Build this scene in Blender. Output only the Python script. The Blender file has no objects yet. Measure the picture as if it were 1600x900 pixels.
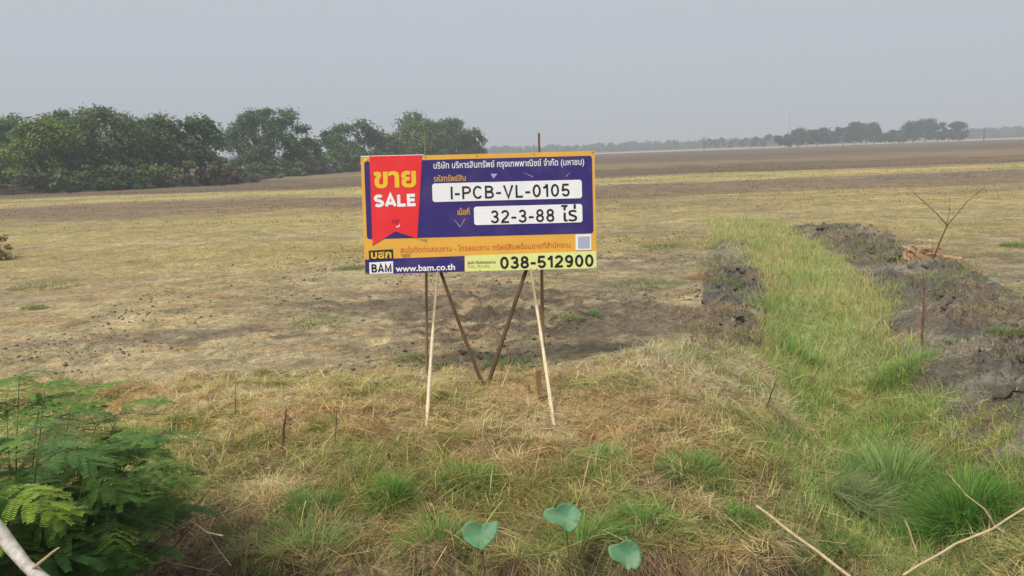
import bpy, math, random
import numpy as np
from mathutils import Matrix, Vector

rng = np.random.default_rng(7)
random.seed(7)
scene = bpy.context.scene
COL = scene.collection

# ------------------------------------------------------------------ camera
F, PITCH, ROLL, CAMH = 1200.0, math.radians(10.0), math.radians(2.06), 2.4
fw = np.array([0, math.cos(PITCH), -math.sin(PITCH)])
r0 = np.array([1.0, 0, 0]); u0 = np.cross(r0, fw)
rt = math.cos(ROLL) * r0 - math.sin(ROLL) * u0
up = math.sin(ROLL) * r0 + math.cos(ROLL) * u0
CAM = np.array([0, 0, CAMH])
cam = bpy.data.cameras.new('camera'); cam.lens = 36 * F / 1600; cam.sensor_width = 36
cam.clip_start = 0.05; cam.clip_end = 9000
co = bpy.data.objects.new('camera', cam); COL.objects.link(co)
m = Matrix.Identity(4)
for i in range(3):
    m[i][0], m[i][1], m[i][2], m[i][3] = rt[i], up[i], -fw[i], CAM[i]
co.matrix_world = m
scene.camera = co

# ------------------------------------------------------------------ sky, sun, exposure
SUN_EL, SUN_AZ = math.radians(58), math.radians(-142)     # azimuth from +Y, clockwise: high, behind left of the camera
world = bpy.data.worlds.new('World'); scene.world = world; world.use_nodes = True
wn = world.node_tree; wn.nodes.clear()
sky = wn.nodes.new('ShaderNodeTexSky'); sky.sky_type = 'NISHITA'; sky.sun_disc = False
sky.sun_elevation = SUN_EL; sky.sun_rotation = SUN_AZ
sky.air_density = 1.0; sky.dust_density = 6.0; sky.ozone_density = 1.5
hs = wn.nodes.new('ShaderNodeHueSaturation'); hs.inputs['Saturation'].default_value = 0.42
mixg = wn.nodes.new('ShaderNodeMix'); mixg.data_type = 'RGBA'
mixg.inputs['Factor'].default_value = 0.78                 # thick even haze veils the blue sky
mixg.inputs['B'].default_value = (6.0, 6.5, 7.25, 1)
bg = wn.nodes.new('ShaderNodeBackground'); bg.inputs['Strength'].default_value = 0.1
wo = wn.nodes.new('ShaderNodeOutputWorld')
wn.links.new(sky.outputs[0], hs.inputs['Color']); wn.links.new(hs.outputs[0], mixg.inputs['A'])
wn.links.new(mixg.outputs['Result'], bg.inputs[0]); wn.links.new(bg.outputs[0], wo.inputs[0])
sl = bpy.data.lights.new('sun', 'SUN'); sl.energy = 3.9; sl.angle = math.radians(15.0); sl.color = (1, 0.92, 0.79)
so = bpy.data.objects.new('sun', sl); COL.objects.link(so)
sd = Vector((math.sin(SUN_AZ) * math.cos(SUN_EL), math.cos(SUN_AZ) * math.cos(SUN_EL), math.sin(SUN_EL)))
so.rotation_euler = sd.to_track_quat('Z', 'Y').to_euler(); so.location = sd * 60
vs = scene.view_settings; vs.view_transform = 'Standard'; vs.look = 'None'; vs.exposure = 0; vs.gamma = 1
vs.use_curve_mapping = False
scene.render.engine = 'CYCLES'
cy = scene.cycles; cy.use_denoising = True
cy.max_bounces = 6; cy.diffuse_bounces = 3; cy.transmission_bounces = 4; cy.volume_bounces = 1; cy.transparent_max_bounces = 6
try: cy.denoiser = 'OPENIMAGEDENOISE'; cy.denoising_prefilter = 'ACCURATE'
except Exception: pass

# ------------------------------------------------------------------ helpers
def ray(px, py): return fw * F + rt * (px - 800) - up * (py - 450)
def at(px, py, y):
    d = ray(px, py); return CAM + d * (y / d[1])
def hash2(ix, iy, s):
    n = (ix.astype(np.int64) * 374761393 + iy.astype(np.int64) * 668265263 + s * 974711) & 0x7fffffff
    n = ((n ^ (n >> 13)) * 1274126177) & 0x7fffffff
    return ((n ^ (n >> 16)) & 0xffff) / 65535.0
def vnoise(x, y, s=0):
    x = np.asarray(x, float); y = np.asarray(y, float)
    ix = np.floor(x); iy = np.floor(y); fx = x - ix; fy = y - iy
    fx = fx * fx * (3 - 2 * fx); fy = fy * fy * (3 - 2 * fy)
    a = hash2(ix, iy, s); b = hash2(ix + 1, iy, s); c = hash2(ix, iy + 1, s); d = hash2(ix + 1, iy + 1, s)
    return (a * (1 - fx) + b * fx) * (1 - fy) + (c * (1 - fx) + d * fx) * fy
def fbm(x, y, s=0, o=4):
    t = 0; a = 0.5; x = np.asarray(x, float); y = np.asarray(y, float)
    for k in range(o):
        t = t + a * vnoise(x, y, s + k * 17); x = x * 2.03 + 11.3; y = y * 2.03 + 5.1; a *= 0.5
    return t / (1 - 0.5 ** o)
def sstep(a, b, x):
    t = np.clip((np.asarray(x, float) - a) / (b - a), 0, 1); return t * t * (3 - 2 * t)
def polydist(x, y, pts):
    """distance to a polyline, and the y of the nearest point"""
    best = np.full(np.shape(x), 1e9); by = np.zeros(np.shape(x))
    for (x0, y0), (x1, y1) in zip(pts[:-1], pts[1:]):
        dx, dy = x1 - x0, y1 - y0
        t = np.clip(((x - x0) * dx + (y - y0) * dy) / (dx * dx + dy * dy), 0, 1)
        d = np.hypot(x - x0 - t * dx, y - y0 - t * dy)
        k = d < best; best = np.where(k, d, best); by = np.where(k, y0 + t * dy, by)
    return best, by

def empty(name, loc):
    o = bpy.data.objects.new(name, None); COL.objects.link(o); o.location = loc; o.empty_display_size = 0.2; return o
def tag(o, label=None, cat=None, group=None, kind=None):
    if label: o['label'] = label
    if cat: o['category'] = cat
    if group: o['group'] = group
    if kind: o['kind'] = kind
    return o
def mk_mesh(name, V, Fc, col=None, smooth=False, mats=None):
    V = np.asarray(V, np.float32); me = bpy.data.meshes.new(name)
    if isinstance(Fc, np.ndarray):
        n = Fc.shape[1]; nf = len(Fc)
        me.vertices.add(len(V)); me.vertices.foreach_set('co', V.ravel())
        me.loops.add(nf * n); me.loops.foreach_set('vertex_index', Fc.astype(np.int32).ravel())
        me.polygons.add(nf)
        me.polygons.foreach_set('loop_start', np.arange(0, nf * n, n, dtype=np.int32))
        me.update(calc_edges=True)
    else:
        me.from_pydata([tuple(map(float, v)) for v in V], [], Fc)
    if col is not None:
        a = me.attributes.new('Col', 'FLOAT_COLOR', 'POINT')
        c = np.ones((len(V), 4), np.float32); c[:, :3] = col; a.data.foreach_set('color', c.ravel())
    if smooth: me.polygons.foreach_set('use_smooth', np.ones(len(me.polygons), bool))
    if mats: me.materials.append(mats)
    return me
def obj(name, me, parent=None, loc=(0, 0, 0)):
    o = bpy.data.objects.new(name, me); COL.objects.link(o); o.location = loc
    if parent is not None: o.parent = parent
    return o
def build(name, V, Fc, mat, parent=None, origin=(0, 0, 0), col=None, smooth=False):
    """geometry given in world space; a part is stored relative to its thing's base"""
    me = mk_mesh(name, np.asarray(V, float) - np.asarray(origin, float), Fc, col, smooth, mat)
    return obj(name, me, parent, (0, 0, 0) if parent is not None else tuple(origin))
def tube(pts, rad, n=6, cap=True):
    pts = np.asarray(pts, float); rad = np.broadcast_to(np.asarray(rad, float), (len(pts),))
    V = []; Q = []
    for i, p in enumerate(pts):
        a = pts[max(i - 1, 0)]; b = pts[min(i + 1, len(pts) - 1)]
        d = (b - a) / (np.linalg.norm(b - a) + 1e-9)
        s = np.cross(d, [0.31, 0.17, 0.93] if abs(d[2]) < 0.9 else [1, 0, 0.1]); s /= np.linalg.norm(s); t = np.cross(d, s)
        for k in range(n):
            an = 2 * math.pi * k / n; V.append(p + rad[i] * (math.cos(an) * s + math.sin(an) * t))
    for i in range(len(pts) - 1):
        for k in range(n):
            k2 = (k + 1) % n; Q.append((i * n + k, i * n + k2, (i + 1) * n + k2, (i + 1) * n + k))
    if cap:
        Q.append(tuple(range(n - 1, -1, -1))); Q.append(tuple(range((len(pts) - 1) * n, len(pts) * n)))
    return V, Q
def merge(parts):
    V = []; Q = []
    for v, q in parts:
        o = len(V); V += list(v); Q += [tuple(i + o for i in f) for f in q]
    return V, Q
def boxv(x0, x1, y0, y1, z0, z1):
    V = [(x0, y0, z0), (x1, y0, z0), (x1, y1, z0), (x0, y1, z0), (x0, y0, z1), (x1, y0, z1), (x1, y1, z1), (x0, y1, z1)]
    return V, [(3, 2, 1, 0), (4, 5, 6, 7), (0, 1, 5, 4), (1, 2, 6, 5), (2, 3, 7, 6), (3, 0, 4, 7)]

# ------------------------------------------------------------------ materials
def newmat(name):
    mt = bpy.data.materials.new(name); mt.use_nodes = True; nt = mt.node_tree; nt.nodes.clear()
    return mt, nt, nt.nodes.new('ShaderNodeOutputMaterial')
def blade_mat(name, transl=0.35, noise_sc=None, amt=0.25):
    mt, nt, out = newmat(name); N = nt.nodes.new; L = nt.links.new
    at_ = N('ShaderNodeAttribute'); at_.attribute_name = 'Col'; c = at_.outputs['Color']
    if noise_sc:
        tc = N('ShaderNodeTexCoord'); nz = N('ShaderNodeTexNoise'); nz.inputs['Scale'].default_value = noise_sc
        L(tc.outputs['Object'], nz.inputs['Vector'])
        mr = N('ShaderNodeMapRange'); mr.inputs['To Min'].default_value = 1 - amt; mr.inputs['To Max'].default_value = 1 + amt
        L(nz.outputs['Fac'], mr.inputs['Value'])
        vm = N('ShaderNodeVectorMath'); vm.operation = 'SCALE'; L(c, vm.inputs[0]); L(mr.outputs[0], vm.inputs['Scale']); c = vm.outputs[0]
    d = N('ShaderNodeBsdfPrincipled'); d.inputs['Roughness'].default_value = 0.55; d.inputs['Specular IOR Level'].default_value = 0.25
    t = N('ShaderNodeBsdfTranslucent'); mx = N('ShaderNodeMixShader'); mx.inputs[0].default_value = transl
    L(c, d.inputs['Base Color']); L(c, t.inputs['Color']); L(d.outputs[0], mx.inputs[1]); L(t.outputs[0], mx.inputs[2])
    L(mx.outputs[0], out.inputs[0]); return mt
def surf_mat(name, color=(0.5, 0.5, 0.5), attr=False, rough=0.9, spec=0.2, scales=((8, 0.3), (60, 0.3)), bump=0.0, bscale=30, bdist=0.02,
             stretch=(1, 1, 1), coat=0.0, tint=None):
    """colour (or Col attribute) times several octaves of grain; small relief"""
    mt, nt, out = newmat(name); N = nt.nodes.new; L = nt.links.new
    p = N('ShaderNodeBsdfPrincipled'); p.inputs['Roughness'].default_value = rough; p.inputs['Specular IOR Level'].default_value = spec
    p.inputs['Coat Weight'].default_value = coat
    tc = N('ShaderNodeTexCoord'); mp = N('ShaderNodeMapping'); mp.inputs['Scale'].default_value = stretch
    L(tc.outputs['Object'], mp.inputs['Vector'])
    if attr:
        a = N('ShaderNodeAttribute'); a.attribute_name = 'Col'; c = a.outputs['Color']
    else:
        a = N('ShaderNodeRGB'); a.outputs[0].default_value = (*color, 1); c = a.outputs[0]
    for sc, am in scales:
        nz = N('ShaderNodeTexNoise'); nz.inputs['Scale'].default_value = sc; nz.inputs['Detail'].default_value = 5
        nz.inputs['Roughness'].default_value = 0.65; L(mp.outputs[0], nz.inputs['Vector'])
        mr = N('ShaderNodeMapRange'); mr.inputs['From Min'].default_value = 0.3; mr.inputs['From Max'].default_value = 0.7
        mr.inputs['To Min'].default_value = 1 - am; mr.inputs['To Max'].default_value = 1 + am; L(nz.outputs['Fac'], mr.inputs['Value'])
        vm = N('ShaderNodeVectorMath'); vm.operation = 'SCALE'; L(c, vm.inputs[0]); L(mr.outputs[0], vm.inputs['Scale']); c = vm.outputs[0]
    if tint:                                              # patches of a second colour
        tcol, tsc, tam = tint
        nz = N('ShaderNodeTexNoise'); nz.inputs['Scale'].default_value = tsc; nz.inputs['Detail'].default_value = 6; L(mp.outputs[0], nz.inputs['Vector'])
        mr = N('ShaderNodeMapRange'); mr.inputs['From Min'].default_value = 0.5; mr.inputs['From Max'].default_value = 0.68
        mr.inputs['To Max'].default_value = tam; L(nz.outputs['Fac'], mr.inputs['Value'])
        mx = N('ShaderNodeMix'); mx.data_type = 'RGBA'; L(mr.outputs[0], mx.inputs['Factor']); L(c, mx.inputs['A']); mx.inputs['B'].default_value = (*tcol, 1)
        c = mx.outputs['Result']
    L(c, p.inputs['Base Color'])
    if bump:
        nz = N('ShaderNodeTexNoise'); nz.inputs['Scale'].default_value = bscale; nz.inputs['Detail'].default_value = 6; L(mp.outputs[0], nz.inputs['Vector'])
        bp = N('ShaderNodeBump'); bp.inputs['Strength'].default_value = bump; bp.inputs['Distance'].default_value = bdist
        L(nz.outputs['Fac'], bp.inputs['Height']); L(bp.outputs[0], p.inputs['Normal'])
    L(p.outputs[0], out.inputs[0]); return mt

M_ground = surf_mat('ground_soil', attr=True, scales=((0.35, 0.20), (1.7, 0.36), (9, 0.42), (45, 0.42)), bump=0.9, bscale=22, bdist=0.05)
M_mound = surf_mat('mound_soil', attr=True, scales=((3, 0.3), (14, 0.35), (50, 0.35)), bump=1.0, bscale=16, bdist=0.06)
M_clod = surf_mat('clod', (0.14, 0.12, 0.095), scales=((5, 0.35), (30, 0.35)), bump=0.8, bscale=24, bdist=0.03, tint=((0.24, 0.2, 0.155), 4, 0.7))
M_block = surf_mat('earth_block', (0.40, 0.26, 0.15), scales=((4, 0.3), (20, 0.3)), bump=0.9, bscale=14, bdist=0.04, tint=((0.20, 0.14, 0.09), 6, 0.8))
M_blade = blade_mat('grass_blade', 0.46)
M_leaf = blade_mat('tree_leaf', 0.32)
M_frond = blade_mat('bush_leaflet', 0.38, 9.0, 0.3)
M_bark = surf_mat('bark', (0.11, 0.09, 0.075), scales=((3, 0.3), (25, 0.3)), bump=0.5, bscale=12)
M_twig = surf_mat('twig', (0.12, 0.075, 0.05), scales=((20, 0.3),), bump=0.4, bscale=60)
M_stem = surf_mat('green_stem', (0.10, 0.14, 0.05), scales=((30, 0.3),))
M_bamboo = surf_mat('bamboo', attr=True, rough=0.6, spec=0.35, scales=((9, 0.15), (60, 0.2)), bump=0.2, bscale=90, stretch=(1, 1, 0.15))
M_wood = surf_mat('dark_pole', (0.105, 0.062, 0.035), rough=0.75, scales=((12, 0.35), (70, 0.3)), bump=0.4, bscale=80, stretch=(1, 1, 0.12))
M_paint = {}
def vinyl(name, c, rough=0.42):
    mt = surf_mat('vinyl_' + name, c, rough=rough, spec=0.4, scales=((1.6, 0.05), (40, 0.035)), bump=0.4, bscale=2.2, bdist=0.03,
                  tint=((c[0] * 0.8 + 0.07, c[1] * 0.8 + 0.06, c[2] * 0.8 + 0.05), 3.1, 0.35))
    M_paint[name] = mt; return mt
for nm, c in dict(orange=(0.78, 0.42, 0.06), blue=(0.034, 0.020, 0.165), red=(0.80, 0.028, 0.035), white=(0.86, 0.87, 0.90), black=(0.012, 0.012, 0.016),
                  gold=(0.85, 0.55, 0.03), navy=(0.02, 0.02, 0.05), lime=(0.76, 0.80, 0.30), redprint=(0.55, 0.10, 0.02), amber=(0.75, 0.40, 0.05),
                  grey=(0.45, 0.45, 0.52), bluegrey=(0.40, 0.45, 0.58), crease_glint=(0.42, 0.38, 0.62), ochre=(0.40, 0.26, 0.07), darkred=(0.5, 0.02, 0.03), edge=(0.62, 0.40, 0.14)).items():
    vinyl(nm, c)
M_lotus = surf_mat('lotus_leaf', (0.075, 0.20, 0.095), rough=0.5, spec=0.35, scales=((6, 0.15), (30, 0.08)), bump=0.2, bscale=18, bdist=0.01, tint=((0.20, 0.21, 0.08), 11, 0.35))
M_water, nt, out = newmat('canal_water')
p = nt.nodes.new('ShaderNodeBsdfPrincipled'); p.inputs['Base Color'].default_value = (0.02, 0.02, 0.012, 1); p.inputs['Roughness'].default_value = 0.06
nz = nt.nodes.new('ShaderNodeTexNoise'); nz.inputs['Scale'].default_value = 3.0
bp = nt.nodes.new('ShaderNodeBump'); bp.inputs['Strength'].default_value = 0.15
nt.links.new(nz.outputs['Fac'], bp.inputs['Height']); nt.links.new(bp.outputs[0], p.inputs['Normal']); nt.links.new(p.outputs[0], out.inputs[0])
M_steel = surf_mat('galvanised', (0.3, 0.31, 0.32), rough=0.5)

# ------------------------------------------------------------------ terrain
DITCH = [(2.45, 3.4), (2.62, 4.4), (2.95, 5.8), (3.4, 7.2), (4.1, 9.4), (4.85, 11.6), (5.9, 16.0), (6.7, 20.0), (7.4, 25.0)]
def lip_y(x):
    return 4.56 + 0.30 * (vnoise(x * 1.3, x * 0 + 3.3, 5) - 0.5) + 0.10 * (vnoise(x * 5, x * 0, 6) - 0.5) + 0.45 * sstep(1.35, 2.0, x) - 0.9 * sstep(2.05, 2.5, x) + 0.85 * sstep(1.75, 2.5, -x)
def ditchf(x, y):
    d, yy = polydist(x, y, DITCH)
    w = 0.62 + 0.03 * np.clip(yy - 4, 0, 10)
    return np.exp(-(d / w) ** 2), d, yy
def gz(x, y):
    x = np.asarray(x, float); y = np.asarray(y, float)
    g, d, yy = ditchf(x, y)
    near = 1 - sstep(9, 16, y)
    z = 0.07 * np.exp(-((y - 7.1) / 0.9) ** 2) * (1 - sstep(2.0, 2.9, x))
    z = z - 0.10 * (1 - sstep(4.6, 6.4, y)) + 0.16 * np.exp(-(((x - 1.75) / 0.8) ** 2 + ((y - 7.9) / 0.8) ** 2))
    z = z + 0.26 * np.exp(-(((x + 0.2) / 1.7) ** 2 + ((y - 11.6) / 2.1) ** 2)) * (np.abs(fbm(x * 3.0, y * 3.0, 121, 4) - 0.5) * 2.4 - 0.3)
    z = z - g * ((0.34 + 0.14 * sstep(4.4, 5.6, y)) * (1 - sstep(7, 15, y)) + 0.10 * (1 - sstep(17, 24, y)))
    bank = (1 - sstep(8.2, 9.2, y))
    bank = bank * (1 - 0.65 * np.exp(-(((x + 0.25) / 1.1) ** 2 + ((y - 7.0) / 0.9) ** 2)))
    z = z + bank * (0.22 * (fbm(x * 1.3, y * 1.3, 21) - 0.5) + 0.20 * (fbm(x * 4.2, y * 4.2, 22, 3) - 0.5))
    z = z + (1 - bank) * near * (0.10 * (fbm(x * 0.9, y * 1.4, 23) - 0.5) + 0.10 * (fbm(x * 5, y * 5, 24, 3) - 0.5))
    z = z + (1 - near) * (1 - sstep(40, 120, y)) * (0.16 * (fbm(x * 0.25, y * 0.4, 25) - 0.5) + 0.07 * (fbm(x * 1.7, y * 1.7, 26, 3) - 0.5))
    ly = lip_y(x)
    bed = -0.95
    drop = sstep(0.0, 0.30, ly - y) * (1 - sstep(2.1, 2.5, x)) + sstep(0.35, 1.5, ly - y) * sstep(2.1, 2.5, x)
    z = z * (1 - drop) + bed * drop
    road = 1 - sstep(0.2, 2.7, y)
    return z * (1 - road) + 0.85 * road
def gzs(x, y): return float(gz(np.array([x]), np.array([y]))[0])
def gp(px, py):
    z = 0.0
    d = ray(px, py)
    for _ in range(14):
        q = CAM + d * ((z - CAMH) / d[2]); z = 0.5 * z + 0.5 * gzs(q[0], q[1])
    return np.array([q[0], q[1], gzs(q[0], q[1])])

MOUNDS = [('left', [(2.25, 8.5), (2.75, 9.5), (3.25, 11.0), (3.7, 12.6), (4.2, 14.2)], 0.52, 0.05),
          ('far', [(4.3, 15.2), (5.0, 17.2), (5.6, 19.0)], 0.55, 0.02),
          ('right', [(8.9, 21.6), (8.2, 17.2), (7.3, 13.2), (6.4, 10.4), (5.5, 8.3), (4.9, 6.6), (4.75, 5.4)], 1.05, 0.09)]

STRAW = np.array([0.43, 0.32, 0.185]); GREEN = np.array([0.20, 0.28, 0.075]); SOIL = np.array([0.27, 0.218, 0.128])
DARK = np.array([0.122, 0.097, 0.068]); BROWN = np.array([0.128, 0.092, 0.058]); YELLOW = np.array([0.33, 0.265, 0.118]); RUST = np.array([0.33, 0.22, 0.11])
GREY = np.array([0.24, 0.208, 0.145])
def lerp(a, b, t): t = np.asarray(t)[..., None]; return a * (1 - t) + b * t
def bank_edge(x):     # where the rough grass of the bank gives way to the bare field
    return 8.35 - 0.25 * np.exp(-((x + 0.1) / 0.8) ** 2) + 0.5 * (fbm(x * 0.8, x * 0 + 9, 31) - 0.5) + 0.7 * sstep(0.8, 2.2, x) - 0.0 * x
def band(y, x, a, b, soft):
    yy = y + (fbm(x * 0.06 + 3, y * 0.1, 41) - 0.5) * 0.22 * y + (fbm(x * 0.5, y * 0.8, 42, 3) - 0.5) * 0.22 * y
    return sstep(a - soft, a + soft, yy) * (1 - sstep(b - soft, b + soft, yy))
def zones(x, y):
    """0..1 weights: bank grass, ditch grass, field grass belts, dark earth"""
    g, d, yy = ditchf(x, y)
    bank = (1 - sstep(-0.35, 0.35, y - bank_edge(x))) * (1 - sstep(3.6, 4.6, x - 0.18 * (y - 5)))
    hw = 0.84 + 0.02 * (yy - 5) + 1.3 * (fbm(x * 1.6, y * 1.6, 33) - 0.5)
    dit = (1 - sstep(hw - 0.25, hw + 0.25, d)) * (1 - sstep(20, 27, y))
    belt1 = band(y, x, 17.5, 37, 3.5)
    belt2 = band(y, x, 50, 67, 2.5)
    return bank, dit, belt1, belt2
def ground_col(x, y):
    bank, dit, b1, b2 = zones(x, y)
    c = lerp(SOIL, GREY, sstep(0.35, 0.7, fbm(x * 0.35, y * 0.5, 51)))
    c = lerp(c, DARK * 1.2, 0.55 * sstep(0.55, 0.76, fbm(x * 0.55 + 4, y * 0.8, 52)))
    c = lerp(c, RUST, 0.35 * sstep(0.55, 0.72, fbm(x * 0.30 + 40, y * 1.1, 53)) * (1 - sstep(14, 24, y)))
    c = lerp(c, YELLOW * 0.85, 0.6 * sstep(0.45, 0.75, fbm(x * 0.6 + 9, y * 0.7, 54)) * (1 - sstep(20, 60, y)))
    c = lerp(c, np.array([0.36, 0.30, 0.155]), 0.65 * sstep(0.3, 0.6, fbm(x * 0.4 + 2, y * 0.6, 122)) * (1 - sstep(0.5, 3.0, x + 0.1 * y)))
    c = lerp(c, DARK * 0.9, np.clip(2.2 * np.exp(-(((x + 0.1 - 0.12 * (y - 11)) / 1.7) ** 2 + ((y - 11.6) / 2.3) ** 2)) * sstep(0.30, 0.55, fbm(x * 1.1, y * 1.5, 123)), 0, 0.95))          # bare dark earth under the sign
    c = lerp(c, DARK * 1.3, 0.40 * sstep(0.58, 0.7, fbm(x * 1.3 + 4, y * 3.2, 151)) * (1 - sstep(25, 40, y)))
    c = lerp(c, np.array([0.37, 0.29, 0.165]), 0.6 * sstep(0.52, 0.68, fbm(x * 1.6 + 14, y * 3.6, 152)) * (1 - sstep(25, 40, y)))
    c = lerp(c, RUST * 1.05, 0.65 * sstep(0.56, 0.68, fbm(x * 1.1 + 24, y * 4.0, 153)) * (1 - sstep(14, 20, y)) * (x < 0))
    for px_, py_, ax_, ay_ in ((-2.4, 12.6, 1.5, 1.1), (1.9, 10.6, 1.2, 1.3), (-4.2, 10.6, 1.8, 0.5), (3.2, 16.5, 2.2, 1.3), (8.8, 15.5, 2.2, 2.0)):
        c = lerp(c, DARK * 1.15, np.clip(1.5 * np.exp(-(((x - px_) / ax_) ** 2 + ((y - py_) / ay_) ** 2)) * sstep(0.36, 0.58, fbm(x * 1.4, y * 2.2, 160)), 0, 0.85))
    far = sstep(24, 36, y)
    cf = lerp(BROWN, DARK * 0.95, sstep(0.4, 0.7, fbm(x * 0.03, y * 0.12, 55)))
    cf = lerp(cf, np.array([0.16, 0.115, 0.07]), sstep(0.5, 0.7, fbm(x * 0.015 + 7, y * 0.05, 56)))
    c = lerp(c, cf * (1 + 0.45 * (1 - sstep(50, 75, y)))[..., None], far)
    c = lerp(c, YELLOW, 0.85 * b1 * (0.45 + 0.75 * sstep(0.3, 0.65, fbm(x * 0.25, y * 0.5, 57)))); c = lerp(c, YELLOW * 1.1, 1.0 * b2 * (0.6 + 0.6 * sstep(0.3, 0.65, fbm(x * 0.12, y * 0.35, 58))))
    c = lerp(c, np.array([0.27, 0.205, 0.12]), 0.55 * band(y, x, 95, 125, 6))
    c = lerp(c, np.array([0.40, 0.33, 0.24]), sstep(395, 415, y + 0.02 * x) * (1 - sstep(520, 560, y)) * (x > -20))   # pale dry strip at the far edge
    c = lerp(c, lerp(STRAW * 0.50, STRAW * 0.88, sstep(5.4, 7.0, y)), bank * 0.95)
    c = lerp(c, lerp(GREEN * 0.8, np.array([0.27, 0.28, 0.11]), sstep(8, 16, y)), dit * 0.75)
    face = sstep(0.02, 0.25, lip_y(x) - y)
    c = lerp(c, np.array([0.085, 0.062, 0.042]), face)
    return c

def spaced(parts):
    out = []
    for a, b, n in parts: out += list(np.linspace(a, b, n, endpoint=False))
    return out
gx = np.array(list(-np.geomspace(3200, 9.3, 42)) + spaced([(-9, 11, 280)]) + list(np.geomspace(11, 3200, 42)))
gy = np.array(spaced([(-3000, -40, 8), (-40, 0, 10), (0, 3.2, 22), (3.2, 13, 165), (13, 30, 110), (30, 72, 84)]) + list(np.geomspace(72, 3400, 60)))
X, Y = np.meshgrid(gx, gy); nx, ny = len(gx), len(gy)
Zg = gz(X.ravel(), Y.ravel())
Vg = np.stack([X.ravel(), Y.ravel(), Zg], 1)
idx = np.arange(nx * ny).reshape(ny, nx)
Qg = np.stack([idx[:-1, :-1].ravel(), idx[:-1, 1:].ravel(), idx[1:, 1:].ravel(), idx[1:, :-1].ravel()], 1)
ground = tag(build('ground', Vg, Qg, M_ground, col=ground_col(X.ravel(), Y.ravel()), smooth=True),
             'dry rough field of bare soil and straw with a grassy bank in front', 'ground', kind='structure')
wv = [(-60, 2.2, -0.62), (60, 2.2, -0.62), (60, 5.6, -0.62), (-60, 5.6, -0.62)]
tag(build('water', wv, [(0, 1, 2, 3)], M_water), 'dark water of the narrow canal below the bank', 'water', kind='structure')

# ------------------------------------------------------------------ clods and mounds
def clod_mesh(seed, sub=2, name='clod', mat=None, flat=0.7):
    import bmesh
    r = random.Random(seed); bm = bmesh.new(); bmesh.ops.create_icosphere(bm, subdivisions=sub - 0 if sub < 2 else 1, radius=1)
    ax = [Vector((r.uniform(-1, 1), r.uniform(-1, 1), r.uniform(-1, 1))).normalized() for _ in range(7)]
    lim = [r.uniform(0.55, 0.95) for _ in ax]
    for v in bm.verts:
        for a, l in zip(ax, lim):
            d = v.co.dot(a)
            if d > l: v.co -= a * (d - l)
        v.co *= r.uniform(0.72, 1.2); v.co.z *= flat
    me = bpy.data.meshes.new(name); bm.to_mesh(me); bm.free(); me.materials.append(mat or M_clod); return me
CLODS = [clod_mesh(100 + i) for i in range(10)]
MPOS = {}
def ridge(pts, n):
    pts = np.array(pts, float); seg = np.r_[0, np.cumsum(np.hypot(*np.diff(pts, axis=0).T))]
    t = np.linspace(0, seg[-1], n); return np.stack([np.interp(t, seg, pts[:, 0]), np.interp(t, seg, pts[:, 1])], 1), seg[-1]
mound_labels = {'left': 'low heap of crumbled dark soil on the left edge of the grassy ditch',
                'far': 'small brown soil heap further back on the left of the grassy ditch',
                'right': 'long ridge of dark lumpy dug soil along the right of the grassy ditch'}
def mound_h(x, y, pts, hw, h):
    d, yy = polydist(x, y, pts)
    e = np.clip(1 - (d / (hw * (0.75 + 0.5 * fbm(x * 1.1, y * 1.1, 61)))) ** 2, -0.3, 1)
    f = fbm(x * 1.8, y * 1.8, 62, 3); lump = np.abs(fbm(x * 4.5, y * 4.5, 63, 4) - 0.5) * 2
    gap = sstep(0.30, 0.55, fbm(x * 0.8 + 3, y * 0.8, 127)); e = np.where(e > 0, e * (0.4 + 0.6 * gap), e)
    return gz(x, y) + np.where(e > 0, e ** 0.8 * h * (0.1 + 1.9 * f) + e ** 0.7 * (0.26 * (0.38 - lump) * (0.4 + 1.2 * fbm(x * 0.9, y * 0.9, 126)) + 0.20 * (np.abs(fbm(x * 9, y * 9, 66, 3) - 0.5) * 2 - 0.25)), e * 0.25) - 0.02
mound_objs = []
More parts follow.
